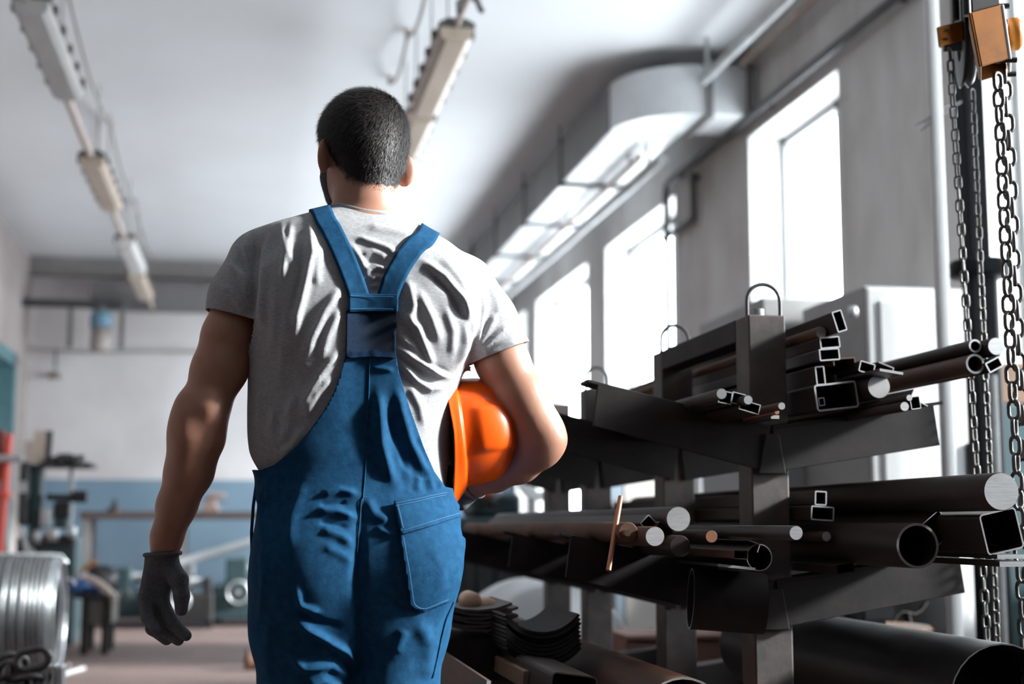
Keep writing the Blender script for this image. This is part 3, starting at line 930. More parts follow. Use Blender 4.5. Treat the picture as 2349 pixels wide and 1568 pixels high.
def sdf_mesh(field, lo, hi, h):
    lo = np.asarray(lo, float); hi = np.asarray(hi, float)
    c = 4
    nc = np.ceil((hi - lo) / (h * c)).astype(int) + 1
    ax = [lo[i] + (np.arange(nc[i]) * c + 1.5) * h for i in range(3)]
    G = np.stack(np.meshgrid(*ax, indexing='ij'), -1).reshape(-1, 3)
    fc = field(G).reshape(nc)
    act = np.abs(fc) < h * c * 2.2
    d = act.copy()
    for a in range(3):
        for s in (-1, 1):
            d |= np.roll(act, s, a)
    act = d
    def up(A):
        return A.repeat(c, 0).repeat(c, 1).repeat(c, 2)
    F = np.where(up(fc) > 0, 1.0, -1.0)
    M = up(act)
    idx = np.argwhere(M)
    pts = lo + idx * h
    vals = np.empty(len(pts))
    for s in range(0, len(pts), 400000):
        vals[s:s + 400000] = field(pts[s:s + 400000])
    F[M] = vals
    nx, ny, nz = F.shape
    S = F < 0
    cells = np.zeros((nx - 1, ny - 1, nz - 1), bool)
    anyv = np.zeros_like(cells); allv = np.ones_like(cells)
    for i in (0, 1):
        for j in (0, 1):
            for k in (0, 1):
                q = S[i:nx - 1 + i, j:ny - 1 + j, k:nz - 1 + k]
                anyv |= q; allv &= q
    cells = anyv & ~allv
    ci = np.argwhere(cells)
    num = np.zeros((len(ci), 3)); cnt = np.zeros(len(ci))
    corners = [(i, j, k) for i in (0, 1) for j in (0, 1) for k in (0, 1)]
    for a in range(8):
        for b_ in range(a + 1, 8):
            A, B = corners[a], corners[b_]
            if sum(abs(A[q] - B[q]) for q in range(3)) != 1:
                continue
            fa = F[ci[:, 0] + A[0], ci[:, 1] + A[1], ci[:, 2] + A[2]]
            fb = F[ci[:, 0] + B[0], ci[:, 1] + B[1], ci[:, 2] + B[2]]
            m = (fa < 0) != (fb < 0)
            t = np.zeros(len(ci))
            t[m] = fa[m] / (fa[m] - fb[m])
            p = np.array(A)[None, :] + t[:, None] * (np.array(B) - np.array(A))[None, :]
            num[m] += p[m]; cnt[m] += 1
    V = lo + (ci + num / cnt[:, None]) * h
    ids = -np.ones(cells.shape, int)
    ids[cells] = np.arange(len(ci))
    quads = []
    for a in range(3):
        b_, c_ = (a + 1) % 3, (a + 2) % 3
        sl0 = [slice(None)] * 3; sl1 = [slice(None)] * 3
        sl0[a] = slice(0, -1); sl1[a] = slice(1, None)
        ch = S[tuple(sl0)] != S[tuple(sl1)]
        e = np.argwhere(ch)
        ok = (e[:, b_] > 0) & (e[:, c_] > 0) & (e[:, b_] < F.shape[b_] - 1) & (e[:, c_] < F.shape[c_] - 1)
        e = e[ok]
        def at(db, dc):
            q = e.copy(); q[:, b_] += db; q[:, c_] += dc
            return ids[q[:, 0], q[:, 1], q[:, 2]]
        Q = np.stack([at(-1, -1), at(0, -1), at(0, 0), at(-1, 0)], 1)
        ins = S[e[:, 0], e[:, 1], e[:, 2]]
        Q[~ins] = Q[~ins][:, ::-1]
        quads.append(Q)
    Q = np.concatenate(quads)
    Q = Q[(Q >= 0).all(1)]
    return V, Q

def vnormals(V, F):
    N = np.zeros_like(V)
    a, b_, c = V[F[:, 0]], V[F[:, 1]], V[F[:, 2]]
    n = np.cross(b_ - a, c - a)
    if F.shape[1] == 4:
        n = np.cross(V[F[:, 2]] - V[F[:, 0]], V[F[:, 3]] - V[F[:, 1]])
    for k in range(F.shape[1]):
        np.add.at(N, F[:, k], n)
    return N / np.maximum(np.linalg.norm(N, axis=1), 1e-12)[:, None]

def smooth_mesh(V, F, it=2, w=0.5):
    for _ in range(it):
        A = np.zeros_like(V); c = np.zeros(len(V))
        k = F.shape[1]
        for q in range(k):
            i, j = F[:, q], F[:, (q + 1) % k]
            np.add.at(A, i, V[j]); np.add.at(c, i, 1)
            np.add.at(A, j, V[i]); np.add.at(c, j, 1)
        V = V + w * (A / np.maximum(c, 1)[:, None] - V)
    return V

def tris(Q):
    return np.concatenate([Q[:, [0, 1, 2]], Q[:, [0, 2, 3]]]) if Q.shape[1] == 4 else Q

def clip(V, T, g):
    """keep the part of a triangle mesh where g>0, cutting triangles cleanly"""
    T = tris(T)
    g = np.where(np.abs(g) < 1e-9, 1e-9, g)
    s = g[T] > 0
    n = s.sum(1)
    keep = T[n == 3].tolist()
    extra = []
    cache = {}
    nv = len(V)
    def cut(i, j):
        nonlocal nv
        key = (i, j) if i < j else (j, i)
        if key not in cache:
            t = g[i] / (g[i] - g[j])
            extra.append(V[i] + (V[j] - V[i]) * t)
            cache[key] = nv; nv += 1
        return cache[key]
    for t, k in zip(T[(n == 1) | (n == 2)], n[(n == 1) | (n == 2)]):
        t = [int(q) for q in t]
        pos = [g[q] > 0 for q in t]
        if k == 1:
            r = pos.index(True); t = t[r:] + t[:r]
            keep.append([t[0], cut(t[0], t[1]), cut(t[0], t[2])])
        else:
            r = pos.index(False); t = t[r:] + t[:r]
            a, b_ = cut(t[0], t[1]), cut(t[0], t[2])
            keep.append([a, t[1], t[2]]); keep.append([a, t[2], b_])
    VV = np.concatenate([V, np.array(extra)]) if extra else V
    F = np.array(keep)
    used = np.unique(F)
    mp = -np.ones(len(VV), int); mp[used] = np.arange(len(used))
    return VV[used], mp[F]

def mesh_obj(name, V, F, m, parent=None, solid=0.0, offset=-1, smooth=True):
    me = bpy.data.meshes.new(name)
    me.from_pydata(V.tolist(), [], F.tolist())
    me.materials.append(m)
    me.polygons.foreach_set('use_smooth', [smooth] * len(me.polygons))
    me.update()
    o = bpy.data.objects.new(name, me)
    COL.objects.link(o)
    if parent is not None:
        attach(o, parent)
    if solid:
        md = o.modifiers.new('thickness', 'SOLIDIFY')
        md.thickness = solid; md.offset = offset
    return o

def poly_sd(xy, poly):
    """signed distance to a polygon, positive inside (pixels)"""
    p = np.asarray(poly, float)
    d = np.full(len(xy), 1e9); ins = np.zeros(len(xy), bool)
    for i in range(len(p)):
        a, b_ = p[i], p[(i + 1) % len(p)]
        e = b_ - a; w = xy - a
        t = np.clip((w @ e) / max(e @ e, 1e-9), 0, 1)
        d = np.minimum(d, np.linalg.norm(w - t[:, None] * e, axis=1))
        c1 = (a[1] <= xy[:, 1]) != (b_[1] <= xy[:, 1])
        with np.errstate(divide='ignore', invalid='ignore'):
            xi = a[0] + (xy[:, 1] - a[1]) * e[0] / (e[1] if e[1] else 1e-9)
        ins ^= c1 & (xy[:, 0] < xi)
    return np.where(ins, d, -d)

def fold(xy, poly, w, amp):
    """a soft ridge along a polyline (pixels), tapering at both ends; amp in metres"""
    p = np.asarray(poly, float)
    out = np.zeros(len(xy))
    L = np.linalg.norm(np.diff(p, axis=0), axis=1)
    tot = L.sum(); acc = 0.0
    best = np.full(len(xy), 1e9); bt = np.zeros(len(xy))
    for i in range(len(p) - 1):
        e = p[i + 1] - p[i]; q = xy - p[i]
        t = np.clip((q @ e) / (e @ e), 0, 1)
        d = np.linalg.norm(q - t[:, None] * e, axis=1)
        m = d < best
        best[m] = d[m]; bt[m] = (acc + t[m] * L[i]) / tot
        acc += L[i]
    tap = np.clip(np.minimum(bt, 1 - bt) / 0.22, 0, 1)
    tap = tap * tap * (3 - 2 * tap)
    return amp * np.exp(-(best / w) ** 2) * (0.15 + 0.85 * tap)

def vnoise(P, scale, seed):
    """cheap smooth noise from a few sines"""
    r = np.random.default_rng(seed)
    out = np.zeros(len(P))
    for k in range(7):
        d = r.normal(size=3); d /= np.linalg.norm(d)
        out += np.sin(P @ d * scale * r.uniform(.6, 1.6) + r.uniform(0, 6.28))
    return out / 4.0

# ------------------------------------------------------------------ materials
def mat_skin():
    m = mat('skin', (0.43, 0.225, 0.155), (0.37, 0.175, 0.12), 9, rough=0.45, sss=0.25, bump=0.12, bscale=220, bdist=0.001, lo=0.4, hi=0.7, spec=0.4)
    return m
m_skin = mat_skin()
def fabric(name, c1, c2, weave, sheen=0.0, rough=0.85, bstr=0.25, scale=90, stretch=(1, 1, 1), bd=0.0012):
    m = mat(name, c1, c2, scale, rough=rough, sheen=sheen, spec=0.1, stretch=stretch, detail=3, lo=0.36, hi=0.64)
    nt = m.node_tree; N, L = nt.nodes, nt.links
    b = N['Principled BSDF']
    tc = N.new('ShaderNodeTexCoord')
    w1 = N.new('ShaderNodeTexWave'); w1.wave_type = 'BANDS'; w1.bands_direction = 'DIAGONAL'
    w1.inputs['Scale'].default_value = weave; w1.inputs['Distortion'].default_value = 1.0
    nz = N.new('ShaderNodeTexNoise'); nz.inputs['Scale'].default_value = weave * 0.6; nz.inputs['Detail'].default_value = 4
    n2 = N.new('ShaderNodeTexNoise'); n2.inputs['Scale'].default_value = 26; n2.inputs['Detail'].default_value = 4
    for q in (w1, nz, n2):
        L.new(tc.outputs['Object'], q.inputs['Vector'])
    ad = N.new('ShaderNodeMath'); ad.operation = 'ADD'
    L.new(w1.outputs['Fac'], ad.inputs[0]); L.new(nz.outputs['Fac'], ad.inputs[1])
    bp = N.new('ShaderNodeBump'); bp.inputs['Strength'].default_value = bstr; bp.inputs['Distance'].default_value = bd
    L.new(ad.outputs[0], bp.inputs['Height'])
    b2 = N.new('ShaderNodeBump'); b2.inputs['Strength'].default_value = 0.35; b2.inputs['Distance'].default_value = 0.006
    L.new(n2.outputs['Fac'], b2.inputs['Height']); L.new(bp.outputs['Normal'], b2.inputs['Normal'])
    L.new(b2.outputs['Normal'], b.inputs['Normal'])
    return m
m_shirt = fabric('grey_melange_jersey', (0.31, 0.315, 0.325), (0.43, 0.435, 0.45), 320, stretch=(1, 1, 5), scale=130)
m_blue = fabric('blue_work_twill', (0.008, 0.050, 0.115), (0.011, 0.068, 0.150), 420, scale=60, rough=0.85)
m_mesh_blue = fabric('dark_blue_elastic_mesh', (0.002, 0.013, 0.038), (0.004, 0.024, 0.062), 300, scale=240, rough=0.7, bstr=0.8, bd=0.003)
m_glove = fabric('grey_knit_glove', (0.105, 0.11, 0.12), (0.145, 0.15, 0.16), 330, scale=160, bstr=0.5)
m_hair = mat('dark_brown_hair', (0.012, 0.009, 0.009), (0.022, 0.016, 0.015), 60, rough=0.48, spec=0.45)
m_hair_base = mat('hair_roots', (0.010, 0.008, 0.008), (0.016, 0.012, 0.011), 90, rough=0.6, spec=0.2)
m_boot = mat('black_boot_leather', (0.02, 0.02, 0.02), (0.035, 0.032, 0.03), 12, rough=0.5)
m_eye = mat('eye_white', (0.75, 0.73, 0.70), rough=0.2)
m_lip = mat('lip_skin', (0.42, 0.17, 0.14), rough=0.45)
m_thread = mat('blue_stitch_thread', (0.03, 0.13, 0.27), rough=0.8)

worker = thing('person', 'man seen from behind in grey T-shirt and blue overalls, helmet under his arm', 'person', (J(835, 900)[0], MY, 0))

# ------------------------------------------------------------------ body volumes
def rows(tab):
    """tab rows: (py, left px, right px, half depth, y offset)"""
    z, cx, hw, hd, oy = [], [], [], [], []
    for (py, l, r, d, o) in tab:
        a, b_ = J(l, py, o), J(r, py, o)
        z.append((a[2] + b_[2]) / 2); cx.append((a[0] + b_[0]) / 2); hw.append((b_[0] - a[0]) / 2); hd.append(d); oy.append(MY + o)
    i = np.argsort(z)
    z = np.array(z)[i]
    zz = np.linspace(z[0], z[-1], 240)
    out = []
    for q in (cx, hw, hd, oy):
        v = np.interp(zz, z, np.array(q)[i])
        ker = np.hanning(17); ker /= ker.sum()
        v = np.convolve(np.pad(v, 8, 'edge'), ker, 'valid')
        out.append(v)
    return zz, out

def rowfield(P, R, n=2.5, cap=True):
    zz, (cx, hw, hd, oy) = R
    z = P[:, 2]
    c = np.interp(z, zz, cx); a = np.interp(z, zz, hw); d = np.interp(z, zz, hd); o = np.interp(z, zz, oy)
    u = np.abs((P[:, 0] - c) / a); v = np.abs((P[:, 1] - o) / d)
    q = (u ** n + v ** n) ** (1.0 / n)
    s = np.minimum(a, d)
    f = (q - 1.0) * s
    if cap:
        f = np.maximum(f, np.maximum(z - zz[-1], zz[0] - z))
    return f

TORSO = rows([
    (478, 775, 900, .050, .018), (492, 728, 930, .062, .016), (510, 655, 958, .076, .014), (527, 600, 985, .088, .010), (552, 582, 1032, .100, .006),
    (600, 578, 1084, .113, .0), (650, 578, 1095, .119, -.002), (700, 579, 1094, .122, -.002), (760, 576, 1088, .122, .0), (800, 572, 1078, .121, .002),
    (850, 569, 1062, .119, .004), (900, 568, 1046, .117, .006), (950, 567, 1038, .115, .008), (1000, 567, 1033, .113, .010), (1040, 571, 1030, .112, .010),
    (1065, 583, 1028, .110, .010), (1090, 600, 1024, .108, .010), (1130, 604, 1022, .108, .010)])
HIPS = rows([
    (800, 600, 1050, .112, .006), (900, 596, 1030, .112, .008), (1000, 594, 1022, .112, .010), (1060, 596, 1020, .113, .010), (1100, 597, 1022, .116, .006), (1150, 590, 1036, .122, .0), (1200, 585, 1048, .128, -.004),
    (1250, 583, 1054, .132, -.006), (1300, 583, 1049, .132, -.006), (1350, 584, 1038, .128, -.002), (1410, 587, 1022, .116, .004), (1460, 604, 1005, .098, .01), (1510, 650, 960, .06, .015), (1550, 720, 890, .02, .02)])

def arm_l(P, grow=0.0):
    c = [(580, 604, .008, 44), (544, 690, .010, 48), (522, 770, .004, 55), (500, 850, -.006, 57), (470, 935, -.014, 52), (455, 1000, -.008, 56), (434, 1080, .004, 51), (405, 1160, .02, 41), (383, 1230, .034, 32), (372, 1290, .044, 29)]
    d = chainf(P, [(J(x, y, o), r * KP * .97 + grow) for x, y, o, r in c], .025)
    d = smin(d, ell(P, J(484, 944, -.052), (.016, .014, .022)) - grow * .5, .03)      # point of the elbow
    d = smin(d, ell(P, J(428, 985, -.02), (.030, .035, .065)) - grow * .5, .03)       # brachioradialis
    return d

def arm_r(P, grow=0.0):
    c = [(1076, 664, .008, 46), (1118, 745, .010, 54), (1152, 828, .0, 61), (1196, 915, -.008, 62), (1232, 985, -.006, 58), (1236, 1022, .0, 52), (1190, 1058, .045, 50), (1135, 1086, .10, 42), (1084, 1110, .15, 33), (1058, 1124, .172, 31)]
    d = chainf(P, [(J(x, y, o), r * KP * .97 + grow) for x, y, o, r in c], .02)
    d = smin(d, ell(P, J(1262, 1008, -.02), (.028, .026, .024)) - grow * .5, .03)
    return d

# head, turned a little to his left
TURN = math.radians(24)
HF = np.array([-math.sin(TURN), math.cos(TURN), 0]); HS = np.array([math.cos(TURN), math.sin(TURN), 0]); HZ = np.array([0, 0, 1.0])
ROLL = math.radians(-1.6)
HS2 = HS * math.cos(ROLL) + HZ * math.sin(ROLL); HZ2 = HZ * math.cos(ROLL) - HS * math.sin(ROLL)
HR = np.stack([HS2, HF, HZ2], 1)                # columns: right, forward, up of the head
HC = J(833, 318, .03)
def hp_(s, f, u):
    return HC + HR @ np.array([s, f, u])

def head_f(P, face=True):
    d = ell(P, hp_(0, .0, .006), (.083, .099, .090), HR)
    d = smin(d, ell(P, hp_(0, -.012, -.035), (.070, .075, .062), HR), .03)           # nape
    d = smin(d, ell(P, hp_(0, .05, -.068), (.060, .060, .066), HR), .035)            # jaw
    d = smin(d, ell(P, hp_(0, .088, -.112), (.024, .020, .020), HR), .03)            # chin
    if face:
        d = smin(d, cone(P, hp_(0, .103, -.005), hp_(0, .122, -.046), .009, .014), .012)   # nose
        for s in (-1, 1):
            d = smin(d, ell(P, hp_(s * .032, .092, .018), (.026, .012, .009), HR), .012)   # brow
            d = -smin(-d, ell(P, hp_(s * .031, .104, -.002), (.016, .014, .010), HR), .012)   # socket
        d = smin(d, ell(P, hp_(0, .102, -.080), (.022, .010, .006), HR), .008)
        d = smin(d, ell(P, hp_(0, .100, -.092), (.019, .010, .006), HR), .008)
    return d

def ears_f(P):
    out = None
    for s in (-1, 1):
        e = np.array([s * .80, -.60, .06]); e /= np.linalg.norm(e)
        n = np.array([s * .60, .80, 0]); n /= np.linalg.norm(n)
        z = np.cross(n, e); z /= np.linalg.norm(z)
        R = HR @ np.stack([e, n, z], 1)
        c = hp_(s * (.088 if s < 0 else .091), -.004 if s < 0 else -.012, -.052)
        q = ell(P, c, (.023, .0085, .037), R)
        q = -smin(-q, ell(P, c + R @ np.array([-.001, .008, .004]), (.012, .006, .022), R), .003)
        out = q if out is None else np.minimum(out, q)
    return out

def neck_f(P):
    d = cone(P, J(840, 530, .012), J(839, 395, .028), 79 * KP, 76 * KP)
    d = smin(d, cone(P, J(760, 545, .012), J(800, 505, .02), .030, .025), .03)
    d = smin(d, cone(P, J(925, 555, .012), J(880, 515, .02), .030, .025), .03)
    return d

# legs (below the picture they go down to the floor)
XLEG, XREG = J(712, 1500)[0], J(905, 1500)[0]
def legs_f(P, grow=0.0):
    l = [(J(706, 1340, .01), 114 * KP), (J(708, 1460, .012), 119 * KP), (J(714, 1568, .02), 113 * KP), (np.array([XLEG + .01, MY + .05, .50]), .082), (np.array([XLEG + .01, MY + .06, .30]), .080), (np.array([XLEG + .01, MY + .05, .10]), .072)]
    r = [(J(918, 1340, .0), 112 * KP), (J(908, 1460, -.004), 106 * KP), (J(902, 1568, -.01), 98 * KP), (np.array([XREG, MY - .03, .50]), .080), (np.array([XREG, MY - .09, .30]), .078), (np.array([XREG, MY - .13, .12]), .070)]
    a = chainf(P, [(p, q + grow) for p, q in l], .02)
    b_ = chainf(P, [(p, q + grow) for p, q in r], .02)
    return smin(a, b_, .012)

def hips_f(P):
    d = rowfield(P, HIPS, 2.4)
    d = smin(d, ell(P, J(718, 1290, -.055), (.105, .088, .115)), .04)
    d = smin(d, ell(P, J(922, 1280, -.055), (.105, .088, .115)), .04)
    return smin(d, legs_f(P), .045)

def torso_f(P):
    d = rowfield(P, TORSO, 2.35)
    # shoulder blades and the hollow of the spine
    d = smin(d, ell(P, J(690, 690, -.085), (.075, .030, .10)), .04)
    d = smin(d, ell(P, J(1000, 720, -.085), (.075, .030, .10)), .04)
    d = -smin(-d, cone(P, J(852, 560, -.165), J(840, 1000, -.150), .030, .030), .05)
    return d

# --- the continuous body (slimmer than the clothes where they cover it)
def body_f(P):
    d = torso_f(P) + .011
    d = smin(d, np.maximum(hips_f(P), P[:, 2] - J(840, 1060)[2]) + .010, .03)
    d = smin(d, arm_l(P), .03)
    d = smin(d, arm_r(P), .03)
    d = smin(d, neck_f(P), .03)
    d = smin(d, head_f(P), .022)
    d = smin(d, ears_f(P), .006)
    return d
V, Q = sdf_mesh(body_f, (J(300, 900)[0], MY - .26, .12), (J(1330, 900)[0], MY + .32, 1.86), .0042)
V = smooth_mesh(V, Q, 2)
body = mesh_obj('body', V, Q, m_skin, worker)
body['label'] = 'bare arms, neck and head of the man'
BV, BQ = V, Q

# eyes and lips (his face looks away)
for s in (-1, 1):
    f = MB(); c = hp_(s * .031, .086, -.002)
    f.lathe([(0, -.011), (.008, -.008), (.011, 0), (.008, .008), (0, .011)], c, (0, 0, 1), 14, cap0=False, cap1=False)
    ey = f.build('eye', m_eye, worker)
    f = MB(); f.lathe([(0, .0112), (.003, .0108), (.0048, .0098), (.0048, .006), (0, .006)], c, HF, 14, cap0=False, cap1=False); f.build('iris', m_hair_base, ey)

# ------------------------------------------------------------------ T-shirt
def sleeve_l(P):
    d = chainf(P, [(J(585, 600, .018), 62 * KP), (J(548, 680, .010), 63 * KP), (J(530, 745, .006), 62 * KP)], .03)
    return d
def sleeve_r(P):
    d = chainf(P, [(J(1072, 655, .018), 64 * KP), (J(1115, 735, .010), 67 * KP), (J(1152, 815, .0), 72 * KP)], .03)
    return d
def shirt_f(P):
    d = torso_f(P)
    d = smin(d, sleeve_l(P), .035)
    d = smin(d, sleeve_r(P), .035)
    return d
V, Q = sdf_mesh(shirt_f, (J(440, 700)[0], MY - .20, J(840, 1125)[2]), (J(1260, 700)[0], MY + .20, J(840, 470)[2] + .01), .0040)
V = smooth_mesh(V, Q, 3)

SHIRT_FOLDS = [
    # left back, hanging from the shoulder
    ([(622, 528), (606, 600), (600, 700), (604, 770)], 9, .007), ([(646, 514), (656, 580), (648, 650)], 8, .007), ([(668, 512), (664, 560), (668, 610)], 7, .005),
    ([(711, 503), (716, 582), (700, 650), (684, 715), (674, 790)], 10, .009), ([(735, 560), (728, 620), (726, 660)], 9, .004),
    ([(632, 640), (628, 760), (622, 860)], 12, .004), ([(660, 700), (650, 800), (640, 900)], 12, .0045),
    ([(784, 655), (745, 712), (716, 775), (700, 830)], 10, .007), ([(782, 700), (752, 770), (735, 830)], 9, .005), ([(780, 800), (742, 850), (708, 905), (690, 950)], 10, .007),
    ([(764, 860), (730, 900), (700, 960)], 9, .005), ([(674, 905), (660, 960), (652, 1020)], 10, .006), ([(630, 930), (622, 990), (640, 1040)], 10, .005), ([(600, 880), (596, 960), (606, 1040)], 9, .005),
    ([(700, 980), (672, 1020), (640, 1050)], 9, .004),
    # between the straps
    ([(815, 545), (850, 556), (885, 568), (915, 585)], 7, .006), ([(828, 585), (855, 578), (890, 590)], 8, .004), ([(838, 622), (862, 612), (890, 618)], 6, .006), ([(846, 642), (866, 634), (884, 640)], 5, .005), ([(850, 658), (868, 654)], 4, .004),
    ([(840, 520), (900, 530), (950, 540)], 8, .004), ([(805, 560), (830, 600), (848, 640)], 7, .004),
    # right back, pulled to the armpit
    ([(962, 596), (1018, 636), (1060, 690), (1078, 745)], 10, .010), ([(1010, 588), (1055, 640), (1082, 700)], 11, .005), ([(935, 640), (948, 700), (940, 745)], 10, .007), ([(955, 660), (990, 730), (1010, 790)], 11, .006),
    ([(918, 712), (958, 752), (982, 812), (996, 850)], 9, .007), ([(916, 800), (958, 826), (1000, 850), (1032, 866)], 8, .009), ([(920, 832), (955, 872), (985, 892), (1022, 884)], 8, .008), ([(914, 770), (950, 795), (980, 840)], 8, .004),
    ([(936, 880), (962, 930), (972, 980)], 9, .005), ([(1048, 668), (1072, 730), (1068, 790), (1050, 840)], 9, .006), ([(1020, 700), (1040, 760), (1036, 820)], 9, .004),
    # sleeves
    ([(560, 545), (572, 600), (576, 660)], 8, .006), ([(520, 600), (550, 632), (572, 690)], 9, .006), ([(505, 650), (540, 680), (566, 722)], 9, .005), ([(540, 560), (556, 600)], 8, .003),
    ([(1092, 790), (1100, 740), (1108, 700)], 7, .006), ([(1096, 800), (1122, 750), (1140, 715)], 7, .006), ([(1100, 808), (1140, 770), (1168, 745)], 7, .006), ([(1105, 815), (1150, 790), (1190, 778)], 7, .005), ([(1088, 640), (1104, 680), (1110, 720)], 9, .005), ([(1120, 640), (1140, 690), (1150, 730)], 10, .003),
]
SHIRT_DIPS = [([(580, 540), (578, 640), (580, 735)], 7, .010), ([(975, 612), (1035, 668), (1072, 735), (1084, 790)], 9, .008), ([(950, 815), (1000, 842), (1030, 856)], 6, .005), ([(596, 560), (590, 680)], 6, .004), ([(694, 540), (690, 640), (672, 720)], 8, .005), ([(840, 600), (880, 602)], 7, .003)]
def crumple(V, Q, folds, dips, namp, seed, mask=None):
    N = vnormals(V, Q)
    xy = project(V)
    view = CAM_O - V
    view /= np.linalg.norm(view, axis=1)[:, None]
    fac = np.clip((N * view).sum(1) * 2.0 + .25, 0, 1)
    d = np.zeros(len(V))
    for p, w, a in folds:
        d += fold(xy, p, w, a * 1.25)
    for p, w, a in dips:
        d -= fold(xy, p, w, a)
    # gentle sagging folds all round
    stretch = np.array([1.0, 1.0, .45])
    d = d * fac + namp * (vnoise(V * stretch, 38, seed) + .5 * vnoise(V * stretch, 80, seed + 1))
    if mask is not None:
        d *= mask
    return V + N * d[:, None]
SV = crumple(V, Q, SHIRT_FOLDS, SHIRT_DIPS, .0011, 3)
# cut neck, sleeve ends, hem
def plane_g(V, a, n):
    return (V - a) @ (n / np.linalg.norm(n))
nk0, nk1 = J(842, 560, .016), J(838, 395, .026)
ax = (nk1 - nk0) / np.linalg.norm(nk1 - nk0)
def shirt_cut(V):
    w = V - nk0
    t = w @ ax
    rad = np.linalg.norm(w - t[:, None] * ax, axis=1)
    xy = project(V)
    g = rad - np.where(V[:, 2] > J(840, 540)[2], .0735, -1)
    # left sleeve end: line (481,712)-(582,740); right: (1086,830)-(1208,782)
    l0, l1 = J(481, 711), J(584, 741)
    n1 = np.array([-(l1 - l0)[2], 0, (l1 - l0)[0]])
    gl = plane_g(V, l0, n1)
    g = np.where((xy[:, 0] < 583) & (V[:, 2] < J(500, 640)[2]) & (sleeve_l(V) < .02) & (rowfield(V, TORSO) > -.004), np.minimum(g, gl), g)
    r0, r1 = J(1088, 832), J(1210, 784)
    n2 = np.array([-(r1 - r0)[2], 0, (r1 - r0)[0]])
    gr = plane_g(V, r0, n2)
    g = np.where((xy[:, 0] > 1075) & (V[:, 2] < J(1100, 720)[2]) & (sleeve_r(V) < .02), np.minimum(g, gr), g)
    g = np.minimum(g, V[:, 2] - J(840, 1118)[2])
    return g
V1, F1 = clip(SV, Q, shirt_cut(SV))
shirt = mesh_obj('t_shirt', V1, F1, m_shirt, worker, solid=.0022)
shirt['label'] = 'grey short-sleeved T-shirt'
SHIRT_BVH = BVHTree.FromPolygons([Vector(v) for v in V1], F1.tolist())
# ribbed collar
_, u, w = frame(Vector(ax))
pts = []
cc = nk0 + ax * 0.0
for k in range(48):
    a = 2 * math.pi * k / 48
    d = np.array(u) * math.cos(a) + np.array(w) * math.sin(a)
    # find where the shirt neckline sits in that direction
    best = None
    sel = np.abs(np.linalg.norm((V1 - nk0) - ((V1 - nk0) @ ax)[:, None] * ax, axis=1) - .0755) < .006
    cand = V1[sel & (V1[:, 2] > J(840, 545)[2])]
    e = (cand - nk0) - ((cand - nk0) @ ax)[:, None] * ax
    e /= np.linalg.norm(e, axis=1)[:, None]
    i = np.argmax(e @ d)
    pts.append(cand[i])
pts = np.array(pts)
for _ in range(4):
    pts = (np.roll(pts, 1, 0) + pts + np.roll(pts, -1, 0)) / 3
b = MB()
rings = []
for k in range(48):
    p = pts[k]
    o = (p - nk0) - ((p - nk0) @ ax) * ax
    o /= np.linalg.norm(o)
    rings.append([p + o * .003 - ax * .004, p + o * .0025 + ax * .004, p - o * .004 + ax * .010, p - o * .008 + ax * .011, p - o * .009 + ax * .006, p - o * .002 - ax * .004])
rings.append(rings[0])
b.loft(rings, 0, True, False, False)
b.build('collar', m_shirt, shirt)

# ------------------------------------------------------------------ overalls
def over_f(P):
    up = torso_f(P) - .0065
    lo = hips_f(P)
    return smin(up, lo, .02)
ZT = J(850, 800)[2]
V, Q = sdf_mesh(over_f, (J(520, 900)[0], MY - .27, .085), (J(1150, 900)[0], MY + .30, ZT + .05), .0042)
V = smooth_mesh(V, Q, 3)
# keep only the torso-hugging volume (no arms here)
OV_FOLDS = [
    ([(735, 1136), (780, 1124), (822, 1134)], 8, .006), ([(722, 1172), (770, 1174), (818, 1188)], 9, .008), ([(734, 1212), (780, 1228), (814, 1250)], 11, .005), ([(740, 1250), (780, 1270), (812, 1290)], 11, .003),
    ([(838, 1140), (858, 1180), (900, 1200)], 12, .005), ([(860, 1210), (890, 1222), (915, 1228)], 8, .004),
    ([(680, 1345), (690, 1386), (736, 1404)], 6, .007), ([(674, 1420), (735, 1456), (796, 1490), (826, 1530)], 9, .011), ([(660, 1496), (700, 1532), (760, 1526), (810, 1560)], 12, .009), ([(722, 1500), (752, 1482), (800, 1512)], 10, .006), ([(700, 1580), (740, 1560), (800, 1590)], 14, .008),
    ([(868, 890), (872, 960), (876, 1020), (892, 1085), (910, 1120)], 13, .010), ([(910, 880), (920, 940), (940, 1010), (968, 1070), (1000, 1110)], 12, .008), ([(905, 1000), (920, 1060), (946, 1110)], 9, .003),
    ([(960, 1090), (958, 1130)], 8, .004), ([(985, 1095), (990, 1125)], 8, .004), ([(1005, 1100), (1012, 1120)], 6, .004), ([(850, 842), (880, 845), (905, 850)], 5, .003),
    ([(960, 1420), (985, 1480), (975, 1568)], 18, .007), ([(930, 1440), (905, 1500)], 12, .004), ([(600, 1250), (606, 1330), (598, 1420)], 8, .004), ([(604, 1110), (598, 1180), (604, 1250)], 5, .006), ([(616, 1100), (612, 1150)], 5, .005), ([(620, 1420), (610, 1500), (626, 1568)], 12, .004),
    ([(700, 1100), (670, 1180), (660, 1260)], 14, .003), ([(985, 1250), (1010, 1300), (1005, 1360)], 10, .002),
]
OV_DIPS = [([(676, 1400), (720, 1424), (790, 1440)], 9, .006), ([(890, 940), (910, 1020), (935, 1090)], 9, .007), ([(826, 1170), (822, 1260), (819, 1340), (824, 1440), (836, 1568)], 13, .008), ([(730, 1156), (800, 1152)], 6, .005), ([(730, 1194), (800, 1210)], 7, .004), ([(948, 1000), (985, 1065)], 8, .004)]
V = crumple(V, Q, OV_FOLDS, OV_DIPS, .0012, 9)
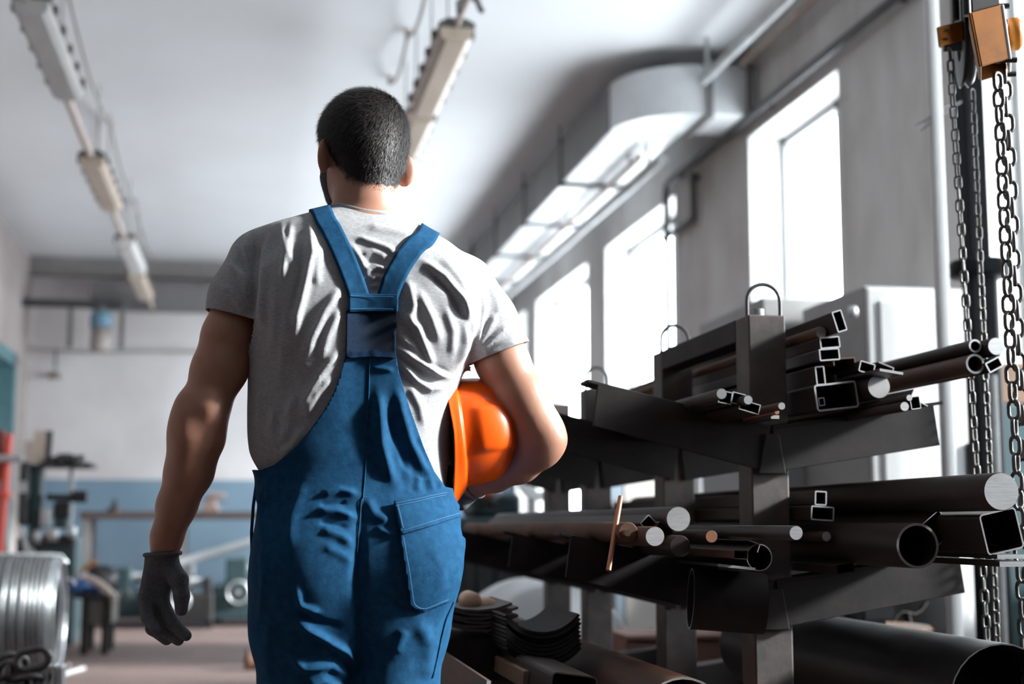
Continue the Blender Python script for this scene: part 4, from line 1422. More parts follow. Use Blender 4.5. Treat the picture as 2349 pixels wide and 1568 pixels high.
OVN = vnormals(V, Q)
BACK_POLY = [(793, 812), (909, 812), (914, 850), (926, 890), (940, 935), (956, 980), (974, 1030), (996, 1080), (1022, 1116), (1100, 1132), (1200, 1180), (1200, 2600), (400, 2600), (400, 1100), (560, 1078), (598, 1078), (628, 1066), (654, 1046), (682, 1020), (712, 985), (744, 940), (768, 895), (784, 850)]
FRONT_POLY = [(720, 740), (960, 740), (980, 900), (1010, 1050), (1100, 1110), (1200, 1150), (1200, 2600), (400, 2600), (400, 1080), (590, 1080), (640, 1040), (690, 900)]
def over_cut(V, N):
    xy = project(V)
    gb = poly_sd(xy, BACK_POLY); gf = poly_sd(xy, FRONT_POLY)
    return np.where(V[:, 1] < MY + .01, gb, gf)
V2, F2 = clip(V, Q, over_cut(V, OVN))
# trouser ends
keep = V2[F2].mean(1)[:, 2] > .10
F2 = F2[keep]
over = mesh_obj('overalls', V2, F2, m_blue, worker, solid=.0022)
over['label'] = 'blue cotton bib overalls'
ALLV = np.concatenate([V1, V2]); ALLF = np.concatenate([F1, F2 + len(V1)])
CLOTH_BVH = BVHTree.FromPolygons([Vector(v) for v in ALLV], ALLF.tolist())

def on_cloth(px, py, off=.002):
    d = Vector(ray(px, py)).normalized()
    h = CLOTH_BVH.ray_cast(Vector(CAM_O), d)
    if h[0] is None:
        return None, None
    n = h[1] if h[1].dot(d) < 0 else -h[1]
    return h[0] + n * off, n

def patch(poly, off, name, m, parent, thick=.0025, step=5.0, warp=None):
    """a sewn-on piece of cloth: the outline's inside, laid on the garment below"""
    p = np.asarray(poly, float)
    x0, y0 = p.min(0) - step; x1, y1 = p.max(0) + step
    nx, ny = int((x1 - x0) / step) + 1, int((y1 - y0) / step) + 1
    pts = np.full((ny, nx, 3), np.nan)
    xs = x0 + np.arange(nx) * step; ys = y0 + np.arange(ny) * step
    for j in range(ny):
        for i in range(nx):
            q, n = on_cloth(xs[i], ys[j], off)
            if q is not None and abs(q.y - MY) < .26:
                pts[j, i] = q
    # fill misses by marching outward along rows
    for _ in range(6):
        bad = np.isnan(pts[..., 0])
        if not bad.any():
            break
        for (dj, di) in ((0, 1), (0, -1), (1, 0), (-1, 0)):
            sh = np.roll(pts, (dj, di), (0, 1)); sh2 = np.roll(pts, (2 * dj, 2 * di), (0, 1))
            ext = 2 * sh - sh2
            m_ = np.isnan(pts[..., 0]) & ~np.isnan(ext[..., 0])
            pts[m_] = ext[m_]
    # relax so it bridges the small creases
    for _ in range(2):
        q = pts.copy()
        q[1:-1, 1:-1] = (pts[1:-1, 1:-1] * 2 + pts[:-2, 1:-1] + pts[2:, 1:-1] + pts[1:-1, :-2] + pts[1:-1, 2:]) / 6
        ok = ~np.isnan(q[..., 0])
        pts[ok] = q[ok]
    Vp = pts.reshape(-1, 3)
    g = poly_sd(np.stack(np.meshgrid(xs, ys), -1).reshape(-1, 2), p)
    F = []
    for j in range(ny - 1):
        for i in range(nx - 1):
            a = j * nx + i
            F.append((a, a + nx, a + nx + 1, a + 1))
    F = np.array(F)
    F = F[~np.isnan(Vp[F]).any((1, 2))]
    Vc, Fc = clip(np.nan_to_num(Vp), F, g)
    o = mesh_obj(name, Vc, Fc, m, parent, solid=thick, offset=0)
    return o

def ribbon(pts, width, off, name, m, parent, thick=.003, bvh=None, sub=8, widths=None):
    """strap: 3-D points laid on the clothes"""
    bvh = bvh or CLOTH_BVH
    P = []
    for i in range(len(pts) - 1):
        p0 = np.array(pts[max(i - 1, 0)]); p1 = np.array(pts[i]); p2 = np.array(pts[i + 1]); p3 = np.array(pts[min(i + 2, len(pts) - 1)])
        for k in range(sub):
            t = k / sub
            P.append(.5 * ((2 * p1) + (-p0 + p2) * t + (2 * p0 - 5 * p1 + 4 * p2 - p3) * t * t + (-p0 + 3 * p1 - 3 * p2 + p3) * t ** 3))
    P.append(np.array(pts[-1]))
    n = len(P)
    pos, nor = [], []
    for p in P:
        h = bvh.find_nearest(Vector(p))
        nn = h[1]
        if nn.dot(Vector(p) - Vector((J(840, 700)[0], MY, p[2]))) < 0:
            nn = -nn
        pos.append(np.array(h[0]) + np.array(nn) * off); nor.append(np.array(nn))
    pos = np.array(pos); nor = np.array(nor)
    for _ in range(6):
        pos[1:-1] = (pos[:-2] + 2 * pos[1:-1] + pos[2:]) / 4
        nor[1:-1] = (nor[:-2] + nor[1:-1] + nor[2:]); nor /= np.linalg.norm(nor, axis=1)[:, None]
    V, F = [], []
    nw = 7
    for i in range(n):
        t = pos[min(i + 1, n - 1)] - pos[max(i - 1, 0)]
        t /= np.linalg.norm(t)
        s = np.cross(t, nor[i]); s /= np.linalg.norm(s)
        w = widths[min(int(i / sub), len(widths) - 1)] if widths else width
        for k in range(nw):
            u = (k / (nw - 1) - .5)
            q = pos[i] + s * (u * w)
            h = bvh.find_nearest(Vector(q))
            nn = np.array(h[1]) if h[1].dot(Vector(nor[i])) > 0 else -np.array(h[1])
            lift = (q - np.array(h[0])) @ nor[i]
            if lift < off:
                q = q + nor[i] * (off - lift)
            V.append(q)
    V = np.array(V)
    for _ in range(2):
        A = V.reshape(n, nw, 3).copy()
        B = A.copy()
        B[1:-1] = (A[:-2] + 2 * A[1:-1] + A[2:]) / 4
        V = B.reshape(-1, 3)
    for i in range(n - 1):
        for k in range(nw - 1):
            a = i * nw + k
            F.append((a, a + 1, a + nw + 1, a + nw))
    return mesh_obj(name, V, np.array(F), m, parent, solid=thick, offset=0)

# waist-high back panel pieces
pn = patch([(792, 712), (911, 712), (909, 765), (909, 822), (850, 818), (790, 822), (793, 765)], .0055, 'elastic_panel', m_mesh_blue, over, .003)
pn['label'] = 'dark blue elastic mesh panel between the shoulder blades'
patch([(797, 674), (914, 677), (914, 716), (860, 714), (796, 716)], .0085, 'strap_yoke', m_blue, over, .004)
# shoulder straps run over to the front bib
def bp(px, py):
    q, n = on_cloth(px, py, .0)
    return np.array(q)
topl = J(728, 486, .02); topr = J(986, 536, .02)
ribbon([bp(823, 684), bp(812, 650), bp(795, 606), bp(776, 562), bp(758, 525), bp(744, 503), topl + [0, 0, .012], topl + [.005, .05, .0], J(735, 560, .12), J(755, 680, .135), J(765, 742, .135)], .040, .0045, 'strap', m_blue, over, .004)
ribbon([bp(889, 684), bp(898, 655), bp(914, 620), bp(936, 585), bp(958, 560), bp(976, 547), topr + [0, 0, .008], topr + [-.005, .05, -.01], J(965, 610, .12), J(935, 690, .135), J(925, 742, .135)], .041, .0045, 'strap', m_blue, over, .004)
# pocket with flap on his right hip
pk = patch([(916, 1222), (1060, 1182), (1062, 1250), (1052, 1330), (1030, 1376), (966, 1402), (941, 1386), (930, 1310)], .0040, 'hip_pocket', m_blue, over, .003)
fl = patch([(902, 1154), (960, 1142), (1024, 1124), (1042, 1160), (1058, 1184), (990, 1208), (918, 1228)], .0085, 'pocket_flap', m_blue, over, .004)

def seam(px, name, m, parent, r=.0009, off=.0016, step=6.0):
    pts = []
    for (x0, y0), (x1, y1) in zip(px[:-1], px[1:]):
        L = math.hypot(x1 - x0, y1 - y0)
        k = max(1, int(L / step))
        for i in range(k):
            q, n = on_cloth(x0 + (x1 - x0) * i / k, y0 + (y1 - y0) * i / k, off)
            if q is not None and abs(q.y - MY) < .26:
                pts.append(q)
    if len(pts) < 3:
        return
    for _ in range(2):
        pts = [pts[0]] + [(pts[i - 1] + pts[i] * 2 + pts[i + 1]) / 4 for i in range(1, len(pts) - 1)] + [pts[-1]]
    b = MB(); b.sweep(pts, r, 5)
    return b.build(name, m, parent)
seam([(848, 816), (846, 900), (842, 1000), (838, 1080), (833, 1140), (824, 1230), (819, 1320)], 'seat_seam', m_blue, over, .0013, .0004)
seam([(844, 1140), (830, 1140), (827, 1180), (818, 1270)], 'seat_stitching', m_thread, over, .0006, .002)
for off, pl in ((.0075, [(924, 1232), (938, 1310), (948, 1384), (968, 1394), (1028, 1368)]), (.012, [(908, 1160), (960, 1149), (1020, 1132)]), (.012, [(906, 1166), (960, 1155), (1018, 1138)]), (.012, [(924, 1220), (988, 1200), (1050, 1180)]), (.012, [(910, 1162), (924, 1220)]),
                (.0125, [(800, 680), (860, 682), (910, 683)]), (.0125, [(800, 710), (860, 709), (910, 711)])):
    seam(pl, 'stitching', m_thread, over, .0007, off)
# side-opening loops at both hips
def loop_ribbon(pts, width_dir, name, parent, w=.012):
    b = MB()
    P = [np.array(q) for q in pts]
    rings = []
    wd = np.array(width_dir)
    for i, p in enumerate(P):
        t = P[min(i + 1, len(P) - 1)] - P[max(i - 1, 0)]; t /= np.linalg.norm(t)
        n = np.cross(t, wd); n /= np.linalg.norm(n)
        rings.append([p - wd * w / 2 - n * .003, p + wd * w / 2 - n * .003, p + wd * w / 2 + n * .003, p - wd * w / 2 + n * .003])
    b.loft(rings, 0, True, True, True, smooth=True)
    return b.build(name, m_blue, parent)
loop_ribbon([J(1036, 1176, .01), J(1050, 1200, .01), J(1057, 1240, .01), J(1056, 1275, .01), J(1046, 1310, .01), J(1038, 1335, .01)], (0, 1, 0), 'side_opening', over, .03)
loop_ribbon([J(597, 1080, .0), J(588, 1110, .0), J(581, 1160, .0), J(577, 1220, .0), J(578, 1280, .0), J(587, 1325, .0)], (0, 1, 0), 'side_opening', over, .03)
seam([(1040, 1380), (1022, 1420), (1010, 1470), (1000, 1520), (990, 1560)], 'leg_seam', m_blue, over, .0022, .0012)

# ------------------------------------------------------------------ hair
def hairline(s, f, u):
    """height above which hair grows, by direction round the head (0 = back)"""
    a = np.abs(np.arctan2(s, -f))
    return np.interp(a, [0, .5, .9, 1.25, 1.5, 1.75, 2.0, 2.6, 3.2], [-.108, -.104, -.092, -.066, -.030, -.055, -.02, .048, .052])
def scalp_f(P):
    d = ell(P, hp_(0, .0, .006), (.083, .099, .090), HR)
    d = smin(d, ell(P, hp_(0, -.012, -.035), (.070, .075, .062), HR), .03)
    d = smin(d, neck_f(P), .03)
    return d - .0055
V, Q = sdf_mesh(scalp_f, HC - .13, HC + .13, .0032)
V = smooth_mesh(V, Q, 1)
L_ = (V - HC) @ HR
g = L_[:, 2] - hairline(L_[:, 0], L_[:, 1], L_[:, 2]) - .002 * vnoise(V, 260, 5)
Vh, Fh = clip(V, Q, g)
gh_ = np.minimum((lambda l: l[:, 2] - hairline(l[:, 0], l[:, 1], l[:, 2]))((Vh - HC) @ HR), .03) / .03
Nh = vnormals(Vh, Fh)
Vh = Vh - Nh * ((1 - np.clip(gh_, 0, 1)) * .0045)[:, None]      # the cut fades out at the nape
hair = mesh_obj('hair', Vh, Fh, m_hair_base, worker)
hair['label'] = 'short dark brown cropped hair'
def strands(Vs, Fs, n, length, whorl, lift, width, name, m, parent, seed, fade=None, jitter=.22):
    r = np.random.default_rng(seed)
    N = vnormals(Vs, Fs)
    a, b_, c = Vs[Fs[:, 0]], Vs[Fs[:, 1]], Vs[Fs[:, 2]]
    ar = np.linalg.norm(np.cross(b_ - a, c - a), axis=1)
    ix = r.choice(len(Fs), n, p=ar / ar.sum())
    u, v = r.random(n), r.random(n)
    m_ = u + v > 1; u[m_] = 1 - u[m_]; v[m_] = 1 - v[m_]
    p = a[ix] + (b_ - a)[ix] * u[:, None] + (c - a)[ix] * v[:, None]
    nn = N[Fs[ix, 0]]
    fl = p - whorl
    if callable(lift):
        pass
    fl = fl - (fl * nn).sum(1)[:, None] * nn
    fl /= np.maximum(np.linalg.norm(fl, axis=1), 1e-6)[:, None]
    fl += r.normal(size=fl.shape) * jitter
    d = fl + nn * lift
    d /= np.linalg.norm(d, axis=1)[:, None]
    side = np.cross(d, nn); side /= np.maximum(np.linalg.norm(side, axis=1), 1e-6)[:, None]
    ln = length * r.uniform(.6, 1.2, n)
    if fade is not None:
        ln = ln * fade(p)
    p = p - nn * .001
    mid = p + d * (ln * .55)[:, None]
    tip = p + d * ln[:, None] + (fl - nn * .4) * (ln * .12)[:, None]
    VV = np.empty((n, 5, 3))
    VV[:, 0] = p - side * width; VV[:, 1] = p + side * width; VV[:, 2] = mid + side * width * .8; VV[:, 3] = mid - side * width * .8; VV[:, 4] = tip
    base = np.arange(n)[:, None] * 5
    quads = (base + np.array([[0, 1, 2, 3]])).tolist()
    tr = (base + np.array([[3, 2, 4]])).tolist()
    me = bpy.data.meshes.new(name)
    me.from_pydata(VV.reshape(-1, 3).tolist(), [], quads + tr)
    me.materials.append(m)
    me.update()
    o = bpy.data.objects.new(name, me); COL.objects.link(o)
    attach(o, parent)
    o['kind'] = 'stuff'
    return o
WH = hp_(.03, -.062, .085)
strands(Vh, Fh, 42000, .0140, WH, .38, .00032, 'hair_strands', m_hair, hair, 11, fade=lambda p: .6 + .4 * np.clip((((p - HC) @ HR)[:, 2] + .085) / .07, 0, 1))
# thin stray hairs below the cut edge
gs_ = g + .012
Vn, Fn = clip(V - vnormals(V, Q) * .0055, Q, np.minimum(gs_, .004 - g))
strands(Vn, Fn, 2600, .0075, WH, .22, .00022, 'nape_hairs', m_hair, hair, 13)
# stubble beard on the jaw
V, Q = sdf_mesh(lambda P: head_f(P) - .0012, HC - np.array([.13, .16, .16]), HC + np.array([.13, .16, .12]), .0034)
L_ = (V - HC) @ HR
g = np.minimum(np.minimum(np.interp(L_[:, 1], [.0, .03, .06, .1], [-.034, -.060, -.072, -.074]) - L_[:, 2], L_[:, 1] - .004), .02 - np.abs(L_[:, 2] + .09) + .055)
g = np.where(L_[:, 1] > .05, np.minimum(g, (np.hypot(L_[:, 0] / .027, (L_[:, 2] + .085) / .014) - 1) * .014), g)
Vb, Fb = clip(V, Q, g)
beard = mesh_obj('beard', Vb, Fb, m_hair_base, worker)
strands(Vb, Fb, 5000, .005, HC + np.array([0, 0, .1]), .6, .00035, 'beard_strands', m_hair, beard, 12)

# ------------------------------------------------------------------ gloves
def glove_l_f(P):
    HY = .046
    def G(x, y, o):
        return J(x, y, HY + o)
    W = G(373, 1286, .0)
    kn = [(335, 1370, -.006, 17), (346, 1388, .004, 17), (359, 1390, .004, 17), (371, 1376, -.006, 15)]
    d = cone(P, J(373, 1262, .040), W, 37.5 * KP, 34 * KP)
    for x, y, o, r in kn:
        d = smin(d, cone(P, W + np.array([(x - 362) * KP * .5, 0, 0]), G(x, y, o), 24 * KP, r * KP * 1.05), .010)
    fingers = [[(333, 1372, -.006, 15), (338, 1416, -.024, 13.5), (360, 1444, -.040, 12)],
               [(345, 1390, .008, 16), (350, 1440, .004, 15), (382, 1466, -.006, 13)],
               [(359, 1394, .004, 15.5), (373, 1444, -.006, 14.5), (409, 1467, -.018, 13)],
               [(373, 1380, -.006, 14.5), (396, 1428, -.020, 13.5), (427, 1457, -.028, 12.5)]]
    fd = None
    for f in fingers:
        q = chainf(P, [(G(x, y, o), r * KP) for x, y, o, r in f], .006)
        fd = q if fd is None else smin(fd, q, .002)
    d = smin(d, fd, .006)
    th = chainf(P, [(G(386, 1296, -.004), 25 * KP), (G(410, 1330, -.022), 20 * KP), (G(417, 1366, -.032), 16.5 * KP), (G(416, 1397, -.034), 14.5 * KP)], .008)
    return smin(d, th, .007)
lo_ = J(290, 1500, -.06); hi_ = J(450, 1245, .14)
V, Q = sdf_mesh(glove_l_f, lo_, hi_, .0024)
V = smooth_mesh(V, Q, 2)
Vc, Fc = clip(V, Q, J(373, 1268)[2] - V[:, 2])
gl = mesh_obj('glove', Vc, Fc, m_glove, worker, solid=.0012)
gl['label'] = 'grey knitted glove on his left hand'
c0 = J(373, 1270, .041)
b = MB()
b.sweep([c0 + np.array([38.5 * KP * math.cos(a), 36 * KP * math.sin(a), .002 * math.cos(a)]) for a in [2 * math.pi * k / 32 for k in range(32)]], .0042, 8, closed=True)
b.build('rolled_cuff', m_glove, gl)
# rubber dots on the palm
sel = []
rr = np.random.default_rng(4)
gb = BVHTree.FromPolygons([Vector(v) for v in Vc], Fc.tolist())
b = MB()
for j in range(16):
    for i in range(22):
        px = 326 + i * 4.6 + (j % 2) * 2.3; py = 1322 + j * 5.2 - i * .9
        if py < 1316 or py > 1396:
            continue
        d = Vector(ray(px, py)).normalized()
        h = gb.ray_cast(Vector(CAM_O), d)
        if h[0] is None or h[1].dot(d) > -.25:
            continue
        n = h[1]
        b.cyl(h[0] - n * .0002, h[0] + n * .0007, .0010, .0006, n=6)
dots = b.build('grip_dots', m_glove, gl); dots['kind'] = 'stuff'

def glove_r_f(P):
    W0, W1 = J(1100, 1102, .135), J(1060, 1122, .172)
    d = cone(P, W0, W1, 34.5 * KP, 36 * KP)
    pc_ = J(1040, 1136, .20)
    d = smin(d, cone(P, W1, pc_, 35 * KP, 34 * KP), .015)
    d = smin(d, cone(P, J(1066, 1134, .16), J(1058, 1152, .16), 24 * KP, 20 * KP), .012)
    fd = None
    for (x, y, o) in ((1040, 1120, .235), (1034, 1132, .225), (1030, 1146, .212), (1032, 1158, .195)):
        q = chainf(P, [(pc_, 18 * KP), (J(x, y, o), 17 * KP), (J(x - 6, y - 34, o + .004), 15 * KP), (J(x + 6, y - 56, o - .016), 13 * KP)], .006)
        fd = q if fd is None else np.minimum(fd, q)
    d = smin(d, fd, .008)
    th = chainf(P, [(J(1056, 1112, .185), 20 * KP), (J(1062, 1088, .205), 16 * KP), (J(1066, 1062, .20), 14 * KP)], .008)
    return smin(d, th, .008)
V, Q = sdf_mesh(glove_r_f, J(960, 1240, .06), J(1130, 1000, .32), .0028)
V = smooth_mesh(V, Q, 2)
axr = J(1060, 1122, .172) - J(1084, 1110, .15)
Vc, Fc = clip(V, Q, plane_g(V, J(1090, 1107, .146), axr))
gr_ = mesh_obj('glove', Vc, Fc, m_glove, worker, solid=.0012)
gr_['label'] = 'grey knitted glove on his right hand under the helmet'
b = MB()
_, u, w = frame(Vector(axr))
c0 = J(1090, 1107, .146)
b.sweep([c0 + (np.array(u) * math.cos(a) + np.array(w) * math.sin(a)) * 36 * KP for a in [2 * math.pi * k / 32 for k in range(32)]], .004, 8, closed=True)
b.build('rolled_cuff', m_glove, gr_)

# ------------------------------------------------------------------ boots (below the picture)
for (x, y, zl) in ((XLEG + .01, MY + .05, 0.0), (XREG, MY - .13, 0.0)):
    def boot_f(P, x=x, y=y):
        d = cone(P, np.array([x, y, .20]), np.array([x, y, .08]), .055, .052)
        d = smin(d, ell(P, np.array([x, y + .09, .045]), (.05, .12, .048)), .04)
        d = smin(d, ell(P, np.array([x, y - .02, .045]), (.045, .06, .045)), .03)
        return np.maximum(d, .004 - P[:, 2])
    V, Q = sdf_mesh(boot_f, (x - .08, y - .12, -.004), (x + .08, y + .25, .22), .006)
    bo = mesh_obj('boot', V, Q, m_boot, worker)
    f = MB(); f.lathe([(.0, 0), (.05, 0), (.052, .012), (0, .014)], (x, y + .0, 0), (0, 0, 1), 20, cap0=False, cap1=False)
    f.build('heel', m_boot, bo)

# ================================================================== HARD HAT
m_orange = mat('orange_helmet_plastic', (0.88, 0.105, 0.004), (0.82, 0.092, 0.004), 4, rough=0.28, spec=0.5, sss=0.0)
m_strap = mat('black_webbing', (0.02, 0.02, 0.022), rough=0.7)
hat_c = J(1056, 992, .03)
hu = np.array([.985, -.07, .12]); hu /= np.linalg.norm(hu)             # crown direction
hf = np.array([-.13, .02, -.99]); hf -= hu * (hf @ hu); hf /= np.linalg.norm(hf)      # peak direction (down)
hs = np.cross(hu, hf)
def hatp(f, s, u):
    return hat_c + (hf * f + hs * s + hu * u) * .96
hat = thing('hard_hat', 'glossy orange hard hat tucked under the man\'s right arm', 'helmet', hat_c)
NPH, NTH = 96, 30
def dome_pt(ph, th, extra=0.0):
    cp, sp_ = math.cos(ph), math.sin(ph)
    ct = math.cos(th) ; st = math.sin(th)
    prof = (ct ** .62) if ct > 0 else 0
    up = .112 * (st ** .92)
    L, W = .112, .094
    f = L * cp * prof; s = W * sp_ * prof
    # raised bands: a ridge over the crown and panels at the sides
    r = 0.0
    e = abs(f)
    if abs(sp_) > .3:
        r += .0055 * (1 - 1 / (1 + math.exp(-(e - .046) / .0016))) * min(1, max(0, (st - .12) * 6))
    r += .004 * math.exp(-(s / .016) ** 4) * min(1, max(0, (st - .2) * 3))
    return f, s, up, r + extra
V, F = [], []
for j in range(NTH + 1):
    th = (math.pi / 2) * (j / NTH) * .995
    for i in range(NPH):
        f, s, up, r = dome_pt(2 * math.pi * i / NPH, th)
        p = hatp(f, s, up)
        n = hf * (f / .112 ** 2) + hs * (s / .094 ** 2) + hu * (up / .112 ** 2)
        n /= max(np.linalg.norm(n), 1e-9)
        V.append(p + n * r)
for j in range(NTH):
    for i in range(NPH):
        i2 = (i + 1) % NPH
        F.append((j * NPH + i, j * NPH + i2, (j + 1) * NPH + i2, (j + 1) * NPH + i))
# brim band: short skirt with a flared lip, widening into the peak at the front
rows_ = []
for (du, out, pk_) in ((0.0, .002, .0), (-.004, .007, .004), (-.012, .0085, .012), (-.022, .010, .028), (-.027, .013, .040)):
    base = len(V)
    for i in range(NPH):
        a = 2 * math.pi * i / NPH
        cp, sp_ = math.cos(a), math.sin(a)
        f, s = .112 * cp, .094 * sp_
        front = max(0.0, cp) ** 2.2
        o = out + pk_ * front
        V.append(hatp(f + cp * o, s + sp_ * out, du - .010 * front * (pk_ / .04) + .006 * (1 - abs(cp)) * (du / -.027)))
    rows_.append(base)
prev = 0
for base in rows_:
    for i in range(NPH):
        i2 = (i + 1) % NPH
        F.append((base + i, base + i2, prev + i2, prev + i))
    prev = base
shell = mesh_obj('shell', np.array(V), np.array(F), m_orange, hat, solid=.0026, offset=-1)
md = shell.modifiers.new('round', 'SUBSURF'); md.levels = 1; md.render_levels = 1
# inner harness
b = MB()
ring = [hatp(.094 * math.cos(a), .077 * math.sin(a), -.012) for a in [2 * math.pi * k / 40 for k in range(40)]]
rings = [[p + hu * .012, p - hu * .012, p - hu * .012 + (p - hat_c) * .02, p + hu * .012 + (p - hat_c) * .02] for p in ring]
rings.append(rings[0])
b.loft(rings, 0, True, False, False); b.build('headband', m_strap, hat)
for a in (0.4, 1.35, 2.3, 3.5, 4.5, 5.5):
    P = [hatp(.096 * math.cos(a) * math.cos(t), .079 * math.sin(a) * math.cos(t), -.006 + .082 * math.sin(t)) for t in [math.pi / 2 * k / 8 for k in range(9)]]
    loop = []
    tdir = -math.sin(a) * hf + math.cos(a) * hs
    for p in P:
        nn = p - hat_c; nn /= np.linalg.norm(nn)
        loop.append([p + tdir * .008 - nn * .0008, p - tdir * .008 - nn * .0008, p - tdir * .008 + nn * .0008, p + tdir * .008 + nn * .0008])
    f = MB(); f.loft(loop, 0, True, True, True); f.build('suspension_strap', m_strap, hat)

# ================================================================== CEILING LAMPS
m_lamp_tray = mat('lamp_tray_grey', (0.20, 0.19, 0.18), (0.27, 0.25, 0.23), 8, rough=0.6)
m_lamp_cap = mat('lamp_end_cap', (0.075, 0.08, 0.075), (0.11, 0.11, 0.10), 8, rough=0.6)
m_diff_grey = mat('dusty_grey_diffuser', (0.42, 0.41, 0.40), (0.34, 0.33, 0.32), 5, rough=0.4, stretch=(1, .3, 1))
m_diff_tan = mat('yellowed_diffuser', (0.50, 0.42, 0.34), (0.42, 0.34, 0.27), 5, rough=0.4, stretch=(1, .3, 1))
m_diff_white = mat('cleaner_white_diffuser', (0.66, 0.66, 0.66), (0.55, 0.54, 0.53), 5, rough=0.4)
m_conduit = mat('pinkish_grey_conduit', (0.45, 0.38, 0.34), (0.36, 0.30, 0.27), 6, rough=0.6)
m_cable = mat('grey_cable', (0.33, 0.32, 0.31), (0.27, 0.26, 0.25), 6, rough=0.7)

LZ = 3.56
def lamp(pa, pb, width, diff, label):
    a, c = PZ(*pa, LZ), PZ(*pb, LZ)
    x = (a.x + c.x) / 2
    y0, y1 = a.y, c.y
    root = thing('fluorescent_lamp', label, 'lamp', (x, (y0 + y1) / 2, LZ), 'hanging fluorescent lamps')
    h = .085; w = width / 2
    sec = lambda y, k=1.0: [(x - w * k, y, LZ + .075), (x + w * k, y, LZ + .075), (x + w * k * .96, y, LZ + .10), (x + w * .5 * k, y, LZ + .125), (x - w * .5 * k, y, LZ + .125), (x - w * k * .96, y, LZ + .10)]
    b = MB(); b.loft([sec(y0 + .03), sec(y1 - .03)], smooth=False); b.build('tray', m_lamp_tray, root, bevel=.005)
    ds = lambda y, k=1.0: [(x - w * .93 * k, y, LZ + .075), (x - w * .85 * k, y, LZ + .02), (x - w * .55 * k, y, LZ), (x + w * .55 * k, y, LZ), (x + w * .85 * k, y, LZ + .02), (x + w * .93 * k, y, LZ + .075)]
    b = MB(); b.loft([ds(y0 + .01, .97), ds(y0 + .04), ds(y1 - .04), ds(y1 - .01, .97)], smooth=False); b.build('diffuser', diff, root, bevel=.006)
    for y in (y0, y1):
        s = -1 if y == y0 else 1
        b = MB(); b.loft([sec(y + (-.0 if s < 0 else 0), 1.02), sec(y - s * .05, 1.04)], smooth=False)
        b.build('end_cap', m_lamp_cap, root, bevel=.006)
    n = 5
    for i in range(n):
        yy = y0 + (y1 - y0) * (i + .5) / n
        for s in (-1, 1):
            f = MB(); f.box((x + s * (w + .008), yy, LZ + .078), (.02, .055, .04)); f.build('clip', m_lamp_cap, root, bevel=.004)
    for yy in (y0 + .25 * (y1 - y0), y0 + .75 * (y1 - y0)):
        f = MB(); f.cyl((x, yy, LZ + .12), (x, yy, ZC), .006, n=8); f.build('hanger_rod', m_cable, root)
    return x, y0, y1

Ls = [((76, 30), (150, 232), .20, m_diff_grey, 'nearest dusty grey tube lamp of the left ceiling row'),
      ((218, 382), (247, 486), .20, m_diff_tan, 'second tube lamp from the near end of the left row'),
      ((290, 564), (312, 630), .20, m_diff_white, 'third and palest tube lamp of the left ceiling row'),
      ((313, 640), (332, 690), .20, m_diff_tan, 'farthest tube lamp of the left ceiling row')]
info = [lamp(*q) for q in Ls]
xl = sum(i[0] for i in info) / len(info)
b = MB(); b.cyl((info[0][0], 3.0, LZ + .09), (info[3][0], YB - .1, LZ + .09), .028, n=10)
tag(b.build('lamp_conduit', m_conduit), 'pinkish conduit joining the left row of lamps', 'conduit')
Rs = [((1046, 92), (974, 268), .20, m_diff_tan, 'yellowed tube lamp right above the man\'s head'),
      ((962, 282), (922, 395), .20, m_diff_tan, 'tube lamp of the right row half hidden by the man\'s head')]
infr = [lamp(*q) for q in Rs]
q = PZ(1072, 12, LZ + .06)
b = MB(); b.cyl((infr[0][0] + .0, 5.2, LZ + .09), (infr[1][0], YB - .1, LZ + .09), .018, n=10)
tag(b.build('lamp_conduit', m_conduit), 'thin conduit joining the right row of lamps', 'conduit')
hk = thing('conduit_hook', 'dark bent hook holding the right lamp conduit near the top edge', 'hook', (q.x, q.y, q.z))
b = MB(); b.sweep([Vector((q.x - .04, q.y, q.z - .05)), Vector((q.x - .045, q.y, q.z + .01)), Vector((q.x, q.y, q.z + .045)), Vector((q.x + .05, q.y, q.z + .03)), Vector((q.x + .07, q.y, q.z - .02)), Vector((q.x + .085, q.y, q.z - .03))], .016, 8); b.build('bracket', m_lamp_cap, hk)
b = MB(); b.cyl((q.x, q.y, q.z + .04), (q.x, q.y, ZC), .008, n=8); b.build('hanger_rod', m_lamp_cap, hk)
# catenary cables on the ceiling beside each row
def ceil_cable(px0, px1, label, drops):
    a, c = PZ(*px0, ZC - .10), PZ(*px1, ZC - .10)
    root = thing('suspension_cable', label, 'cable', (a.x, a.y, ZC))
    n = 18
    pts = []
    for i in range(n + 1):
        t = i / n
        p = a + (c - a) * t
        p.z = ZC - .05 - .10 * abs(math.sin(t * math.pi * drops))
        pts.append(p)
    b = MB(); b.sweep(pts, .013, 6); b.build('cable', m_cable, root)
    for i in range(drops + 1):
        t = i / drops
        p = a + (c - a) * t
        f = MB(); f.cyl((p.x, p.y, ZC - .06), (p.x, p.y, ZC), .022, n=10); f.build('ceiling_anchor', m_conduit, root)
ceil_cable((158, 10), (352, 602), 'sagging grey suspension cable along the left lamp row', 3)
ceil_cable((985, -30), (895, 205), 'faint suspension cable left of the right lamp row', 2)

